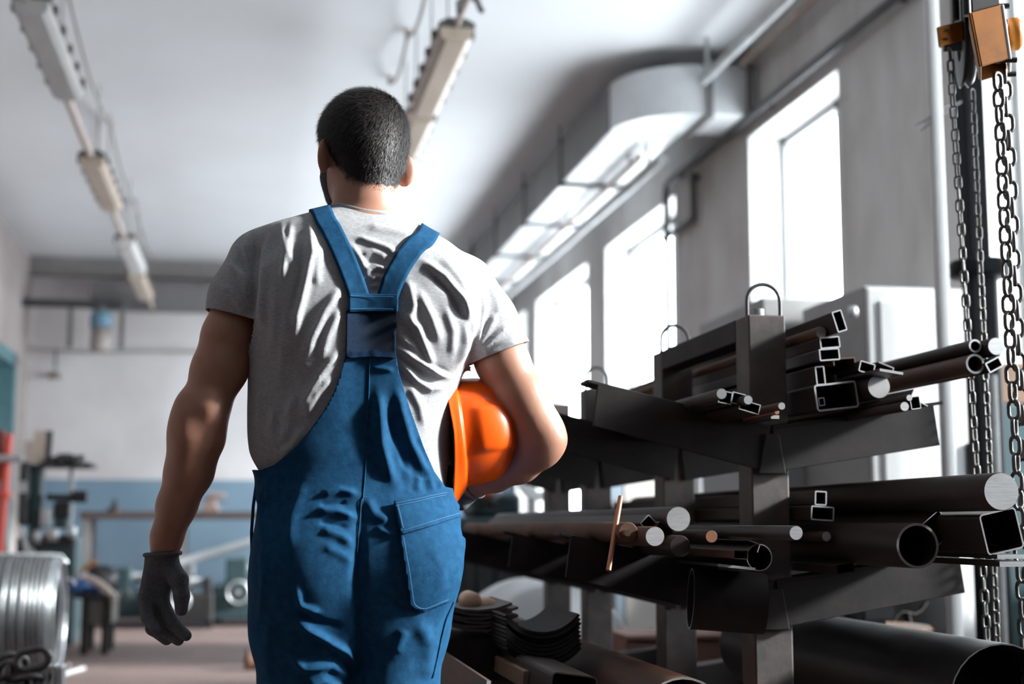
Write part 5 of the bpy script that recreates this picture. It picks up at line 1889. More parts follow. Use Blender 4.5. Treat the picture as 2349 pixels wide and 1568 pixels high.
# ================================================================== DUCT AND WALL PIPES
ZB_, ZT_ = 3.80, 4.15
e0 = PZ(1402, 300, ZB_)
DX0 = e0.x; DX1 = DX0 + .52; DYE = e0.y
duct = thing('ventilation_duct', 'rectangular sheet-metal air duct along the window wall with rounded elbow', 'duct', (DX0 + .25, 13, ZB_))
secY = [DYE + .02]
while secY[-1] < YB - 1.2:
    secY.append(secY[-1] + 1.62)
secY.append(YB - .02)
for i in range(len(secY) - 1):
    b = MB(); b.boxb((DX0, secY[i], ZB_), (DX1, secY[i + 1] - .008, ZT_)); b.build('duct_section', m_duct, duct, bevel=.006)
    b = MB(); b.boxb((DX0 - .012, secY[i] + .01, ZB_ + .004), (DX0, secY[i + 1] - .02, ZT_)); b.build('side_shade', m_duct_dark, duct, bevel=.004)  # dark sheet puts the shade of the room-facing side into colour
    f = MB()
    y = secY[i + 1] - .004
    f.boxb((DX0 - .03, y - .02, ZB_ - .03), (DX1 + .03, y + .02, ZB_ + .0)); f.boxb((DX0 - .03, y - .02, ZT_), (DX1 + .03, y + .02, ZT_ + .03))
    f.boxb((DX0 - .03, y - .02, ZB_ - .03), (DX0, y + .02, ZT_ + .03)); f.boxb((DX1, y - .02, ZB_ - .03), (DX1 + .03, y + .02, ZT_ + .03))
    f.build('flange', m_duct_dark, duct)
    for s in (DX0 - .02, DX1 + .02):
        g = MB(); g.cyl((s, y, ZT_), (s, y, ZC), .008, n=6); g.build('hanger_rod', m_duct_dark, duct)
# rounded elbow turning into the wall
b = MB()
cenx, ceny = DX0 + .56, DYE + .02
n = 14
out, inn = [], []
for i in range(n + 1):
    a = math.pi - (math.pi / 2) * i / n           # from pointing -x to pointing -y
    out.append((cenx + .56 * math.cos(a), ceny - .56 * math.sin(a)))
    inn.append((cenx + .04 * math.cos(a), ceny - .04 * math.sin(a)))
rings = [[(o[0], o[1], ZB_), (i_[0], i_[1], ZB_), (i_[0], i_[1], ZT_), (o[0], o[1], ZT_)] for o, i_ in zip(out, inn)]
b.loft(rings, smooth=False)
b.build('elbow', m_duct, duct)
b = MB(); b.boxb((cenx, ceny - .56, ZB_), (XR - .002, ceny - .04, ZT_)); b.build('wall_branch', m_duct, duct, bevel=.004)
for xx in (cenx + .01, XR - .06):
    f = MB(); f.boxb((xx - .02, ceny - .59, ZB_ - .03), (xx + .02, ceny - .01, ZT_ + .03)); f.build('flange', m_duct_dark, duct)
# pipe below the duct's wall side
b = MB()
pa, pb = PZ(1520, 365, 3.66), PZ(1175, 640, 3.66)
b.cyl((pa.x, pa.y, 3.66), (pa.x, YB - .05, 3.66), .035, n=12)
for yy in (pa.y + .4, pa.y + 2.6, pa.y + 4.8):
    b.boxb((pa.x - .01, yy - .01, 3.66), (pa.x + .01, yy + .01, ZB_ + .003))
tag(b.build('heating_pipe', m_grey_pipe), 'pale grey pipe running under the duct beside the window wall', 'pipe')
b = MB(); b.cyl((pa.x - .12, pa.y + .2, 3.72), (pa.x - .12, YB - .05, 3.72), .022, n=10)
for yy in (pa.y + .5, pa.y + 2.7, pa.y + 4.9):
    b.boxb((pa.x - .128, yy - .008, 3.72), (pa.x - .112, yy + .008, ZB_ + .01))
tag(b.build('heating_pipe', m_brown_pipe), 'thin brown pipe running close under the duct edge', 'pipe')
# grey and brown pipes near the ceiling, close to the wall
for (px, py, z, r, m, lab, ye) in ((1612, 186, 4.02, .035, m_grey_pipe, 'grey-green pipe under the ceiling leading to the duct elbow', None), (1700, 150, 4.16, .022, m_brown_pipe, 'thin brown pipe high on the window wall near the ceiling', None)):
    p = PZ(px, py, z)
    x = min(p.x, XR - .06)
    b = MB(); b.cyl((x, 4.0, z), (x, p.y, z), r, n=12)
    for yy in (4.4, p.y - .1):
        b.boxb((x - .012, yy - .012, z), (x + .012, yy + .012, ZC))
    tag(b.build('ceiling_pipe', m), lab, 'pipe')
# black rail pipe on the wall, dropping down at its far end
p_end = PX(1528, 422, XR - .07); p_near = PX(2110, -45, XR - .07)
rail = thing('black_rail_pipe', 'long black pipe sloping in view along the window wall, dropping between windows', 'pipe', p_end)
zr = p_end.z
b = MB(); b.sweep([(XR - .07, p_near.y - 1.2, zr + .0), (XR - .07, p_end.y - .08, zr), (XR - .07, p_end.y - .02, zr - .02), (XR - .07, p_end.y, zr - .10), (XR - .07, p_end.y, .5)], .030, 10); b.build('pipe_run', m_black_pipe, rail)
for y in (p_near.y + .3, (p_near.y + p_end.y) / 2, p_end.y - .3):
    f = MB(); f.boxb((XR - .075, y - .015, zr - .015), (XR, y + .015, zr + .015)); f.build('wall_clamp', m_black_pipe, rail)
# bent bracket beside it
p1_, p2_, p3_ = PX(1590, 396, XR - .05), PX(1592, 500, XR - .05), PX(1522, 490, XR - .05)
b = MB(); b.sweep([p1_, p2_ + Vector((0, 0, .03)), p2_ + Vector((0, .04, 0)), Vector((XR - .05, p3_.y, p2_.z))], .026, 8)
b.boxb((XR - .05, p1_.y - .02, p1_.z - .06), (XR, p1_.y + .02, p1_.z - .02))
tag(b.build('pipe_bracket', m_black_pipe), 'dark bent pipe bracket between the black pipe and window pier', 'bracket')

# ================================================================== FAR WALL FITTINGS
def zb(py, px=300, y=YB):
    return PY(px, py, y).z
def xb(px, py=700, y=YB):
    return PY(px, py, y).x
m_beam = mat('dark_far_beam', (0.20, 0.19, 0.185), (0.26, 0.24, 0.23), 2, rough=0.8)
b = MB(); b.boxb((XL, YB - .22, zb(640)), (XR, YB, ZC))
struct(b.build('trim_1', m_beam), 'dark beam along the top of the far wall')
dk = thing('far_wall_duct', 'grey flat duct box high on the far wall', 'duct', (0, YB - .3, zb(680)))
b = MB(); b.boxb((xb(205, y=YB - .5), YB - .5, zb(708, y=YB - .5)), (DX0 - .05, YB - .24, zb(645, y=YB - .5))); b.build('casing', m_duct_dark, dk, bevel=.01)
b = MB(); b.boxb((xb(205, y=YB - .5) - .0, YB - .52, zb(712, y=YB - .5)), (DX0 - .05, YB - .49, zb(704, y=YB - .5))); b.build('lower_edge', m_duct_dark, dk)
for x in (xb(300), xb(480)):
    f = MB(); f.boxb((x - .02, YB - .24, zb(680)), (x + .02, YB - .2, zb(640))); f.build('bracket', m_duct_dark, dk)
b = MB(); b.cyl((XL, YB - .7, zb(700, y=YB - .7)), (xb(282, y=YB - .7), YB - .7, zb(700, y=YB - .7)), .055, n=12)
tag(b.build('exhaust_pipe', m_black_pipe), 'dark horizontal pipe left of the grey duct on the far wall', 'pipe')
yy = YB - .7
for px, lab in ((163, 'dark hanger bar left of the blue-topped motor'), (281, 'dark hanger bar right of the blue-topped motor')):
    b = MB(); b.boxb((xb(px, y=yy) - .03, yy - .03, zb(800, y=yy)), (xb(px, y=yy) + .03, yy + .03, zb(700, y=yy) + .05))
    tag(b.build('hanger_bar', m_duct_dark), lab, 'bar')
mo = thing('fan_motor', 'blue and grey cylinder motor hanging under the far-wall pipe', 'motor', (xb(234, y=yy), yy, zb(805, y=yy)))
mx = xb(234, y=yy)
z0, z1, z2 = zb(808, y=yy), zb(752, y=yy), zb(724, y=yy)
b = MB(); b.lathe([(0, z0), (.10, z0), (.125, z0 + .03), (.125, z1), (0, z1)], (mx, yy, 0), (0, 0, 1), 20, cap0=False, cap1=False); b.build('motor_body', mat('pale_motor_paint', (0.36, 0.32, 0.30), (0.24, 0.21, 0.20), 5, rough=.6), mo)
b = MB(); b.lathe([(0, z1), (.135, z1), (.135, z2), (.09, z2 + .04), (0, z2 + .04)], (mx, yy, 0), (0, 0, 1), 20, cap0=False, cap1=False); b.build('motor_cap', mat('blue_motor_paint', (0.10, 0.20, 0.28), (0.15, 0.27, 0.36), 5, rough=.5), mo)
b = MB(); b.cyl((mx, yy, z2 + .03), (mx, yy, zb(700, y=yy)), .05, n=12); b.build('mount', m_duct_dark, mo)
b = MB(); b.sweep([(XL, YB - .10, zb(806)), (xb(200), YB - .10, zb(812)), (xb(350), YB - .10, zb(806)), (xb(600), YB - .10, zb(806)), (DX0, YB - .1, zb(806))], .016, 6)
tag(b.build('wall_cable', m_cable), 'thin cable strung across the far wall below the motor', 'cable')
pl = thing('pendant_lamp', 'small brown pendant lamp hanging before the far wall at left', 'lamp', (xb(135), YB - .1, zb(860)))
b = MB(); b.cyl((xb(135), YB - .10, zb(806)), (xb(135), YB - .10, zb(850)), .016, n=8); b.build('cord', m_lamp_cap, pl)
b = MB(); b.lathe([(0, 0), (.09, 0), (.085, .02), (.05, .07), (.02, .09), (0, .09)], (xb(135), YB - .10, zb(872)), (0, 0, 1), 18, cap0=False, cap1=False); b.build('shade', mat('brown_lamp_shade', (0.22, 0.19, 0.16), rough=.6), pl)

# bench along the far wall
m_bench = mat('dark_bench_top', (0.040, 0.028, 0.026), (0.06, 0.043, 0.04), 3, rough=.6)
by = 16.4
bx0 = PY(182, 1180, by).x
bt = PY(300, 1172, by).z
bench = thing('work_bench', 'long dark-topped workbench along the blue far wall', 'bench', (bx0 + 1.5, by, 0))
b = MB(); b.boxb((bx0, by, bt - .09), (2.0, by + .7, bt)); b.build('bench_top', m_bench, bench, bevel=.006)
for x in (bx0 + .08, bx0 + 1.1, bx0 + 2.05, 1.9):
    for y in (by + .05, by + .62):
        f = MB(); f.boxb((x - .04, y - .04, 0), (x + .04, y + .04, bt - .09)); f.build('leg', m_duct_dark, bench)
m_vise = mat('brown_cast_iron', (0.16, 0.11, 0.10), (0.22, 0.16, 0.14), 8, rough=.6)
vx = PY(482, 1150, by + .2).x
vise = thing('bench_vise', 'brownish bench vise standing on the long workbench', 'vise', (vx, by + .25, bt))
b = MB(); b.boxb((vx - .10, by + .12, bt), (vx + .10, by + .4, bt + .05)); b.build('vise_base', m_vise, vise, bevel=.01)
b = MB(); b.boxb((vx - .07, by + .15, bt + .05), (vx + .07, by + .36, bt + .16)); b.build('vise_body', m_vise, vise, bevel=.015)
b = MB(); b.boxb((vx - .02, by + .13, bt + .16), (vx + .16, by + .3, bt + .21)); b.build('jaw', m_vise, vise, bevel=.008)
b = MB(); b.cyl((vx + .07, by + .2, bt + .12), (vx + .2, by + .2, bt + .12), .014, n=10); b.build('screw', m_duct_dark, vise)
tx = PY(262, 1160, by + .2).x
b = MB(); b.lathe([(0, 0), (.10, 0), (.08, .03), (.03, .06), (.025, .13), (0, .13)], (tx, by + .25, bt), (0, 0, 1), 16, cap0=False, cap1=False)
tag(b.build('oil_can', m_hoist_dark), 'small dark oil can on the left end of the workbench', 'can')
a, c = PY(395, 1296, 14.6), PY(640, 1222, 14.9)
b = MB(); b.cyl(a, c, .045, n=12)
b.cyl((PY(440, 1280, 14.65).x, 14.65, 0), (PY(440, 1280, 14.65).x, 14.65, PY(440, 1280, 14.65).z), .03, n=10); b.cyl((c.x, c.y, 0), c, .03, n=10)
tag(b.build('pale_rail', mat('pale_pipe_paint', (0.42, 0.44, 0.45), (0.36, 0.37, 0.38), 4, rough=.5)), 'pale sloping rail in front of the blue far wall', 'rail')

# low machines in front of the far wall
m_teal = mat('teal_machine_paint', (0.022, 0.052, 0.06), (0.014, 0.034, 0.04), 4, rough=.5)
m_dark_iron = mat('dark_machine_iron', (0.016, 0.0165, 0.018), (0.028, 0.027, 0.028), 6, rough=.5, metal=.3)
m_bright = mat('bright_machine_steel', (0.55, 0.58, 0.60), (0.42, 0.44, 0.46), 8, rough=.35, metal=.6)
def low_machine(px, ybase, w, h, d, label, col, extra):
    p = PY(px, 1400, ybase)
    x = p.x
    root = thing('low_machine', label, 'machine', (x, ybase + d / 2, 0), 'low machines before the far wall')
    b = MB(); b.boxb((x - w / 2, ybase, .06), (x + w / 2, ybase + d, h * .62)); b.build('bed', col, root, bevel=.02)
    for s in (-1, 1):
        f = MB(); f.boxb((x + s * w * .42 - .04, ybase + .03, 0), (x + s * w * .42 + .04, ybase + d - .03, .06)); f.build('foot', m_dark_iron, root)
    b = MB(); b.boxb((x - w * .30, ybase + .05, h * .62), (x + w * .05, ybase + d - .05, h)); b.build('headstock', col, root, bevel=.02)
    b = MB(); b.cyl((x + w * .05, ybase + d / 2, h * .8), (x + w * .36, ybase + d / 2, h * .8), h * .10, h * .07, n=16); b.build('spindle', m_bright, root)
    b = MB(); b.boxb((x + w * .30, ybase + .1, h * .62), (x + w * .46, ybase + d - .1, h * .9)); b.build('tailstock', m_dark_iron, root, bevel=.015)
    b = MB(); b.sweep([(x - w * .1 + h * .16 * math.cos(a), ybase - .03, h * .5 + h * .16 * math.sin(a)) for a in [2 * math.pi * k / 20 for k in range(20)]], .014, 6, closed=True)
    b.cyl((x - w * .1, ybase - .04, h * .5), (x - w * .1, ybase + .02, h * .5), .03, n=10); b.build('hand_wheel', m_bright if extra else m_dark_iron, root)
low_machine(290, 14.4, .55, .55, .5, 'leftmost low teal machine in front of the far wall', m_teal, 0)
low_machine(425, 13.7, .50, .52, .45, 'low dark machine with bright handwheel right of the gloved hand', m_dark_iron, 1)
low_machine(560, 14.0, .60, .64, .6, 'low teal machine just left of the man\'s hip', m_teal, 1)

# ================================================================== LEFT SIDE
# pillar drill with leaning strips
DYY = 12.2
def L(px, py, y=DYY):
    return PY(px, py, y)
drill = thing('pillar_drill', 'teal pillar drill with side table behind the wire coil', 'machine', (L(90, 1400).x, DYY, 0))
x0, x1 = L(72, 1100).x, L(98, 1100).x
b = MB(); b.boxb((x0, DYY - .05, .12), (x1, DYY + .12, L(85, 1064).z)); b.build('column', m_teal, drill, bevel=.012)
b = MB(); b.boxb((L(50, 1100).x, DYY - .16, L(60, 1205).z), (x0, DYY + .1, L(60, 1060).z)); b.build('gear_head', m_dark_iron, drill, bevel=.03)
b = MB(); b.boxb((L(52, 1100).x, DYY - .2, L(60, 1130).z), (L(68, 1100).x, DYY - .15, L(60, 1105).z)); b.build('dial_plate', m_bright, drill)
b = MB(); b.cyl((L(58, 1210).x, DYY - .18, L(58, 1210).z), (L(75, 1268).x, DYY - .24, L(75, 1268).z), .022, n=10); b.cyl((L(70, 1268).x, DYY - .24, L(75, 1268).z), (L(88, 1262).x, DYY - .24, L(88, 1262).z), .035, n=10); b.build('feed_lever', m_bright, drill)
b = MB(); b.boxb((L(98, 1066).x, DYY - .2, L(150, 1072).z), (L(215, 1066).x, DYY + .3, L(150, 1062).z)); b.build('side_shelf', m_dark_iron, drill)
b = MB(); b.boxb((L(158, 1100).x, DYY, L(150, 1290).z), (L(168, 1100).x, DYY + .05, L(150, 1070).z)); b.build('shelf_post', m_grey_pipe, drill)
b = MB(); b.boxb((L(112, 1100).x, DYY - .14, L(150, 1148).z), (L(170, 1100).x, DYY + .1, L(150, 1133).z)); b.build('work_table', m_dark_iron, drill, bevel=.01)
b = MB(); b.cyl((L(168, 1140).x, DYY - .1, L(168, 1139).z), (L(203, 1140).x, DYY - .1, L(203, 1139).z), .05, n=14); b.build('arm_motor', m_dark_iron, drill)
b = MB(); b.boxb((L(126, 1150).x, DYY - .1, L(150, 1188).z), (L(165, 1150).x, DYY + .1, L(150, 1150).z)); b.build('knee', m_dark_iron, drill, bevel=.015)
b = MB(); b.boxb((L(128, 1150).x, DYY - .08, L(150, 1212).z), (L(160, 1150).x, DYY + .1, L(150, 1188).z)); b.build('knee_base', m_teal, drill, bevel=.015)
b = MB(); b.boxb((L(98, 1150).x, DYY - .12, L(110, 1206).z), (L(122, 1150).x, DYY - .0, L(110, 1165).z)); b.build('switch_box', m_bright, drill, bevel=.012)
for (px, py, m) in ((94, 1230, m_bright), (124, 1226, m_conduit), (132, 1226, m_bright), (172, 1220, m_bright)):
    f = MB(); q = L(px, py); f.lathe([(0, -.05), (.03, -.05), (.036, 0), (.03, .05), (0, .05)], (q.x, DYY - .2, q.z), (0, 0, 1), 14, cap0=False, cap1=False); f.build('knob', m, drill)
b = MB(); b.boxb((L(45, 1200).x, DYY - .15, 0), (L(182, 1200).x, DYY + .35, L(100, 1232).z)); b.build('base_cabinet', m_teal, drill, bevel=.02)
b = MB(); b.boxb((L(84, 1200).x, DYY - .19, L(100, 1250).z), (L(175, 1200).x, DYY - .14, L(100, 1226).z)); b.build('drip_edge', m_dark_iron, drill)
# strips leaning on the drill head
for i, (px, c) in enumerate(((62, m_conduit), (82, m_diff_tan), (92, m_conduit), (106, m_dark_iron))):
    a, c_ = L(px, 1062, DYY + .02 * i), L(px + 6, 992 - 4 * (i % 2) + (18 if i == 0 else 0), DYY + .06 + .02 * i)
    b = MB()
    d = Vector((.032, 0, 0))
    b.poly([a - d, a + d, c_ + d, c_ - d], (0, .012, 0))
    tag(b.build('leaning_strip', c), ('grey strip standing leftmost on the pillar drill', 'pale tan strip standing on the pillar drill, second from left', 'pinkish strip standing on the pillar drill, third from left', 'dark strip standing rightmost on the pillar drill')[i], 'strip', 'strips on the pillar drill')
b = MB()
q = L(152, 1058)
for k in range(5):
    b.box((q.x + (k - 2) * .045, DYY, L(150, 1062).z + .03 + .012 * (k % 3)), (.05, .12, .05 + .02 * (k % 2)), Matrix.Rotation(.3 * k, 3, 'Z'))
tag(b.build('tool_heap', m_dark_iron, bevel=.006), 'heap of dark tools lying on the pillar drill shelf', 'tools', None, 'stuff')

# red column with clamp
m_red = mat('orange_red_paint', (0.62, 0.085, 0.05), (0.52, 0.06, 0.04), 5, rough=.5)
RDY = 11.0
ra, rb = PY(21, 995, RDY), PY(-2, 1400, RDY)
red = thing('red_column', 'orange-red upright column at the left edge behind the coil', 'column', (rb.x, RDY, 0))
b = MB(); b.cyl((ra.x - .06, RDY, 0), (ra.x, RDY, ra.z), .032, n=16); b.build('upright', m_red, red)
b = MB(); b.boxb((ra.x - .18, RDY + .03, PY(10, 1100, RDY).z), (ra.x - .045, RDY + .1, PY(10, 985, RDY).z)); b.build('guard_plate', mat('dark_red_paint', (0.20, 0.03, 0.025), rough=.6), red)
zq = PY(15, 1135, RDY).z
b = MB(); b.lathe([(0, -.02), (.055, -.02), (.055, .02), (0, .02)], (ra.x - .02, RDY, zq), (0, 0, 1), 18, cap0=False, cap1=False); b.build('flange', m_red, red)
zq = PY(15, 1052, RDY).z
b = MB(); b.cyl((ra.x - .25, RDY - .06, zq), (PY(56, 1052, RDY).x, RDY - .06, zq), .028, n=12); b.build('clamp_bar', m_bright, red)
b = MB(); b.cyl((ra.x - .08, RDY, 0), (ra.x - .08, RDY, .02), .16, n=20); b.build('foot_plate', m_red, red)

# coil of bright wire
m_wirecoil = mat('bright_coil_wire', (0.26, 0.275, 0.29), (0.17, 0.18, 0.19), 12, rough=.33, metal=.85, stretch=(6, 1, 1))
CYC = 9.35
cr_ = PY(120, 1410, CYC)
cxr = PY(152, 1410, CYC).x
R0 = .40
coil = thing('wire_coil', 'large bright coil of steel wire lying at the lower left', 'coil', (cxr - .5, CYC, 0))
link_r = .030
tr = None
nW = 36
ringme = None
for k in range(nW):
    x = cxr - .05 - k * .028
    rr = R0 - .022 - (.045 if k == 0 else .012 if k == 1 else 0) + random.uniform(-.004, .004)
    pts = [(0, rr * math.cos(a), rr * math.sin(a)) for a in [2 * math.pi * q / 48 for q in range(48)]]
    b = MB(); b.sweep([(x, CYC + p[1], R0 + p[2]) for p in pts], .0165, 8, closed=True)
    b.build('winding', m_wirecoil, coil)
b = MB(); b.lathe([(R0 * .55, 0), (R0 * .93, 0), (R0 * .93, 1.0), (R0 * .55, 1.0), (R0 * .55, 0)], (cxr - .06, CYC, R0), (-1, 0, 0), 40, cap0=False, cap1=False); b.build('inner_layers', m_wirecoil, coil)
for a in (1.15, 2.6, 4.2):
    P = [(cxr + .01, CYC - math.cos(a) * (R0 - .04), R0 + math.sin(a) * (R0 - .04)), (cxr - .02, CYC - math.cos(a) * (R0 + .012), R0 + math.sin(a) * (R0 + .012)), (cxr - .5, CYC - math.cos(a + .08) * (R0 + .008), R0 + math.sin(a + .08) * (R0 + .008)), (cxr - 1.0, CYC - math.cos(a + .12) * (R0 + .008), R0 + math.sin(a + .12) * (R0 + .008))]
    b = MB(); b.sweep(P, .009, 6); b.build('binding_wire', m_bright, coil)

# trolley with rags behind the coil
TY = 11.2
def T(px, py, y=TY):
    return PY(px, py, y)
tro = thing('tool_trolley', 'dark cluttered trolley on short legs right of the wire coil', 'trolley', (T(215, 1400).x, TY, 0))
xa, xb_ = T(188, 1400).x, T(258, 1400).x
zt_ = T(220, 1372).z
b = MB(); b.boxb((xa, TY, .22), (xb_, TY + .5, zt_)); b.build('box', mat('olive_dark_sheet', (0.045, 0.042, 0.036), (0.07, 0.064, 0.055), 6, rough=.6), tro, bevel=.01)
for x in (xa + .02, xb_ - .05):
    for y in (TY + .03, TY + .45):
        f = MB(); f.boxb((x - .025, y - .03, 0), (x + .03, y + .03, zt_ + .01)); f.build('leg', m_hoist_dark, tro)
b = MB(); b.boxb((xa - .06, TY - .03, zt_), (xb_ + .02, TY + .53, zt_ + .03)); b.build('top_tray', m_dark_iron, tro, bevel=.006)
def blob(name, c, r, m, seed, n=14):
    rr = random.Random(seed)
    b = MB()
    prof = []
    rings = []
    for j in range(n + 1):
        th = math.pi * j / n
        ring = []
        for i in range(18):
            ph = 2 * math.pi * i / 18
            k = 1 + .14 * math.sin(3 * ph + seed) * math.sin(2 * th) + .10 * math.sin(5 * ph + 2 * th * seed)
            ring.append((c[0] + r[0] * k * math.sin(th) * math.cos(ph), c[1] + r[1] * k * math.sin(th) * math.sin(ph), c[2] + r[2] * k * math.cos(th)))
        rings.append(ring)
    b.loft(rings, 0, True, False, False)
    return b.build(name, m)
m_rag = mat('blue_rag_cloth', (0.03, 0.09, 0.24), (0.05, 0.14, 0.33), 14, rough=.9)
q = T(175, 1345); tag(blob('blue_rag', (q.x, TY + .12, zt_ + .085), (.085, .10, .055), m_rag, 3), 'crumpled blue rag on the dark trolley', 'rag')
q = T(205, 1362); tag(blob('blue_rag', (q.x + .03, TY + .10, zt_ + .06), (.055, .08, .03), m_rag, 5), 'smaller blue rag in front on the dark trolley', 'rag')
q = T(180, 1318); tag(blob('pale_rag', (q.x, TY + .32, zt_ + .12), (.06, .07, .09), m_bright, 4), 'pale crumpled wad standing behind the blue rag', 'rag')
q = T(225, 1340)
b = MB(); b.sweep(bez(T(196, 1325), T(235, 1335), T(264, 1376), 8), .032, 10)
tag(b.build('bent_hose', mat('tan_hose_rubber', (0.40, 0.33, 0.29), (0.33, 0.27, 0.24), 6, rough=.6)), 'thick tan hose bent over the trolley edge', 'hose')
b = MB(); b.cyl(T(188, 1308), T(222, 1285), .022, n=10)
tag(b.build('wooden_handle', mat('worn_wood_handle', (0.36, 0.20, 0.10), (0.28, 0.15, 0.08), 8, rough=.6)), 'brown wooden tool handle sticking up from the trolley', 'handle')
q = T(215, 1320); tag(blob('dark_sack', (q.x, TY + .36, zt_ + .12), (.14, .12, .11), m_hoist_dark, 7), 'dark sack lying at the back of the trolley', 'sack')

# steel block with a pile of big chain links, nearer the camera
CHY = 5.0
def Cc(px, py, y=CHY):
    return PY(px, py, y)
zst = Cc(60, 1585).z
b = MB(); b.boxb((Cc(-60, 1560).x, CHY - .22, 0), (Cc(128, 1560).x, CHY + .25, zst))
tag(b.build('steel_chest', m_dark_iron, bevel=.012), 'dark steel chest under the pile of big chain links', 'chest')
heavy = link_mesh(.13, .085, .0125, 'heavy_link', m_chain)
pile = thing('chain_pile', 'pile of thick dark chain links at the bottom left corner', 'chain', (Cc(50, 1540).x, CHY, zst))
spec = [((74, 1512), (.2, 1.35, .3)), ((38, 1535), (.1, 1.2, 1.2)), ((14, 1552), (.3, .2, .4)), ((60, 1556), (1.4, .2, .9)), ((30, 1572), (1.5, .0, .2)), ((84, 1562), (1.3, .3, 1.8)), ((5, 1530), (.2, 1.0, .6))]
for i, ((px, py), e) in enumerate(spec):
    o = bpy.data.objects.new('link', heavy); COL.objects.link(o); o.parent = pile
    p = Cc(px, py, CHY - .05 + .04 * (i % 3))
    o.location = p - pile.location
    o.rotation_euler = e
sh = Cc(105, 1545)
b = MB()
for k in range(5):
    b.boxb((sh.x - .045 + k * .022, CHY - .04, zst), (sh.x - .031 + k * .022, CHY + .06, sh.z + .028 + .004 * (k % 2)))
tag(b.build('steel_clamp', m_bright, bevel=.004), 'bright ribbed steel clamp beside the big chain links', 'clamp')
a, c = PZ(122, 1556, .012), PZ(192, 1532, .012)
b = MB(); b.sweep([a, (a + c) / 2 + Vector((0, -.1, .01)), c], .014, 6)
tag(b.build('wire_scrap', m_grey_pipe), 'pale scrap of wire lying on the floor by the coil', 'wire')
q = PZ(583, 1535, .0)
stub = thing('rusty_stub', 'small rusty pipe stub on the floor beside the man\'s left leg', 'pipe', q)
b = MB(); b.section(circ(.045, 20), circ(.036, 20), (q.x - .06, q.y, .045), (q.x + .30, q.y + .05, .045), 0, 0, 0, True); b.build('pipe_piece', m_rust, stub)
b = MB(); b.lathe([(.036, 0), (.07, 0), (.07, .02), (.036, .02), (.036, 0)], (q.x - .055, q.y, .07), (1, .13, 0), 20, cap0=False, cap1=False); b.build('flange', m_rust, stub)

# ================================================================== BEHIND AND UNDER THE RACK
bar(1568, 1662, 2.72, 2.6, 'pipe', 215, t=5, label='very wide rusty pipe on the bottom arm under the rack', cat='pipe', name='steel_pipe', m=m_rust, cut=m_cut_dull)
bar(1312, 1606, 2.78, 1.3, 'tube', 108, 118, 3, 8, 'large square box tube with ragged end on the bottom arm', 'tube', 'steel_tube', m=m_bar, cut=m_bar)
bar(1150, 1640, 2.72, 2.2, 'angle', 84, 150, 10, 6, 'long brown angle iron leading away at the bottom left of the rack', 'angle iron', 'angle_iron', m=m_rust)
bar(1230, 1560, 3.0, 1.0, 'flat', 60, 40, rot=4, label='pale brown block lying under the curved plates', cat='block', name='wood_block', m=m_brown_wood, cut=m_brown_wood)
# nested curved plates
for i in range(9):
    cpx, cpy = 1246 + random.uniform(-3, 3), 1362 + i * 9.5
    yn = 3.16 + random.uniform(-.015, .015)
    k = mpp(cpx, cpy, yn)
    c = PY(cpx, cpy, yn)
    r = 112 * k
    b = MB()
    out, inn = [], []
    for q in range(15):
        a = math.radians(-142 + 104 * q / 14)
        out.append((c.x + r * math.cos(a), yn, c.z + .02 + r * math.sin(a)))
        inn.append((c.x + (r - .006) * math.cos(a), yn, c.z + .02 + (r - .006) * math.sin(a)))
    b.poly(out + inn[::-1], (0, .34, 0))
    tag(b.build('curved_plate', m_rack), ('topmost', 'second', 'third', 'fourth', 'fifth', 'sixth', 'seventh', 'eighth', 'lowest')[i] + ' dark curved plate, counted from the top, of the nested stack', 'plate', 'nested curved plates')
for i in range(6):
    c = PY(1100 + (i % 2) * 14, 1398 + i * 9, 3.35)
    b = MB()
    w = .078
    prof = [(-w, .012), (-w * .5, .002), (0, 0), (w * .5, .004), (w, .016)]
    pts = [(c.x + u, 3.35, c.z + v) for u, v in prof] + [(c.x + u, 3.35, c.z + v - .006) for u, v in prof[::-1]]
    b.poly(pts, (0, .3, 0))
    tag(b.build('thin_plate', m_rack_worn), ('topmost', 'second', 'third', 'fourth', 'fifth', 'lowest')[i] + ' thin dark plate, counted from the top, left of the curved plates', 'plate', 'thin stacked plates')
b = MB()
c0 = PY(1090, 1462, 3.36)
b.boxb((c0.x - .07, 3.36, c0.z - .10), (c0.x + .08, 3.66, c0.z))
tag(b.build('packing_block', m_rack, bevel=.004), 'dark packing block under the thin plate stack', 'block')
m_tan = mat('smooth_tan_wood', (0.55, 0.38, 0.26), (0.48, 0.31, 0.20), 5, rough=.45)
for (px, py, lab) in ((1081, 1378, 'tan rounded wooden mallet head, left one on the plate stack'), (1118, 1392, 'tan rounded wooden mallet head, right one on the plate stack')):
    p = PY(px, py, 3.5)
    b = MB(); b.lathe([(0, 0), (.012, .001), (.020, .006), (.0235, .014), (.0235, .09), (.018, .098), (0, .10)], (p.x, p.y - .03, p.z - .0), (0, 1, 0), 22, cap0=False, cap1=False)
    tag(b.build('mallet_head', m_tan), lab, 'mallet')
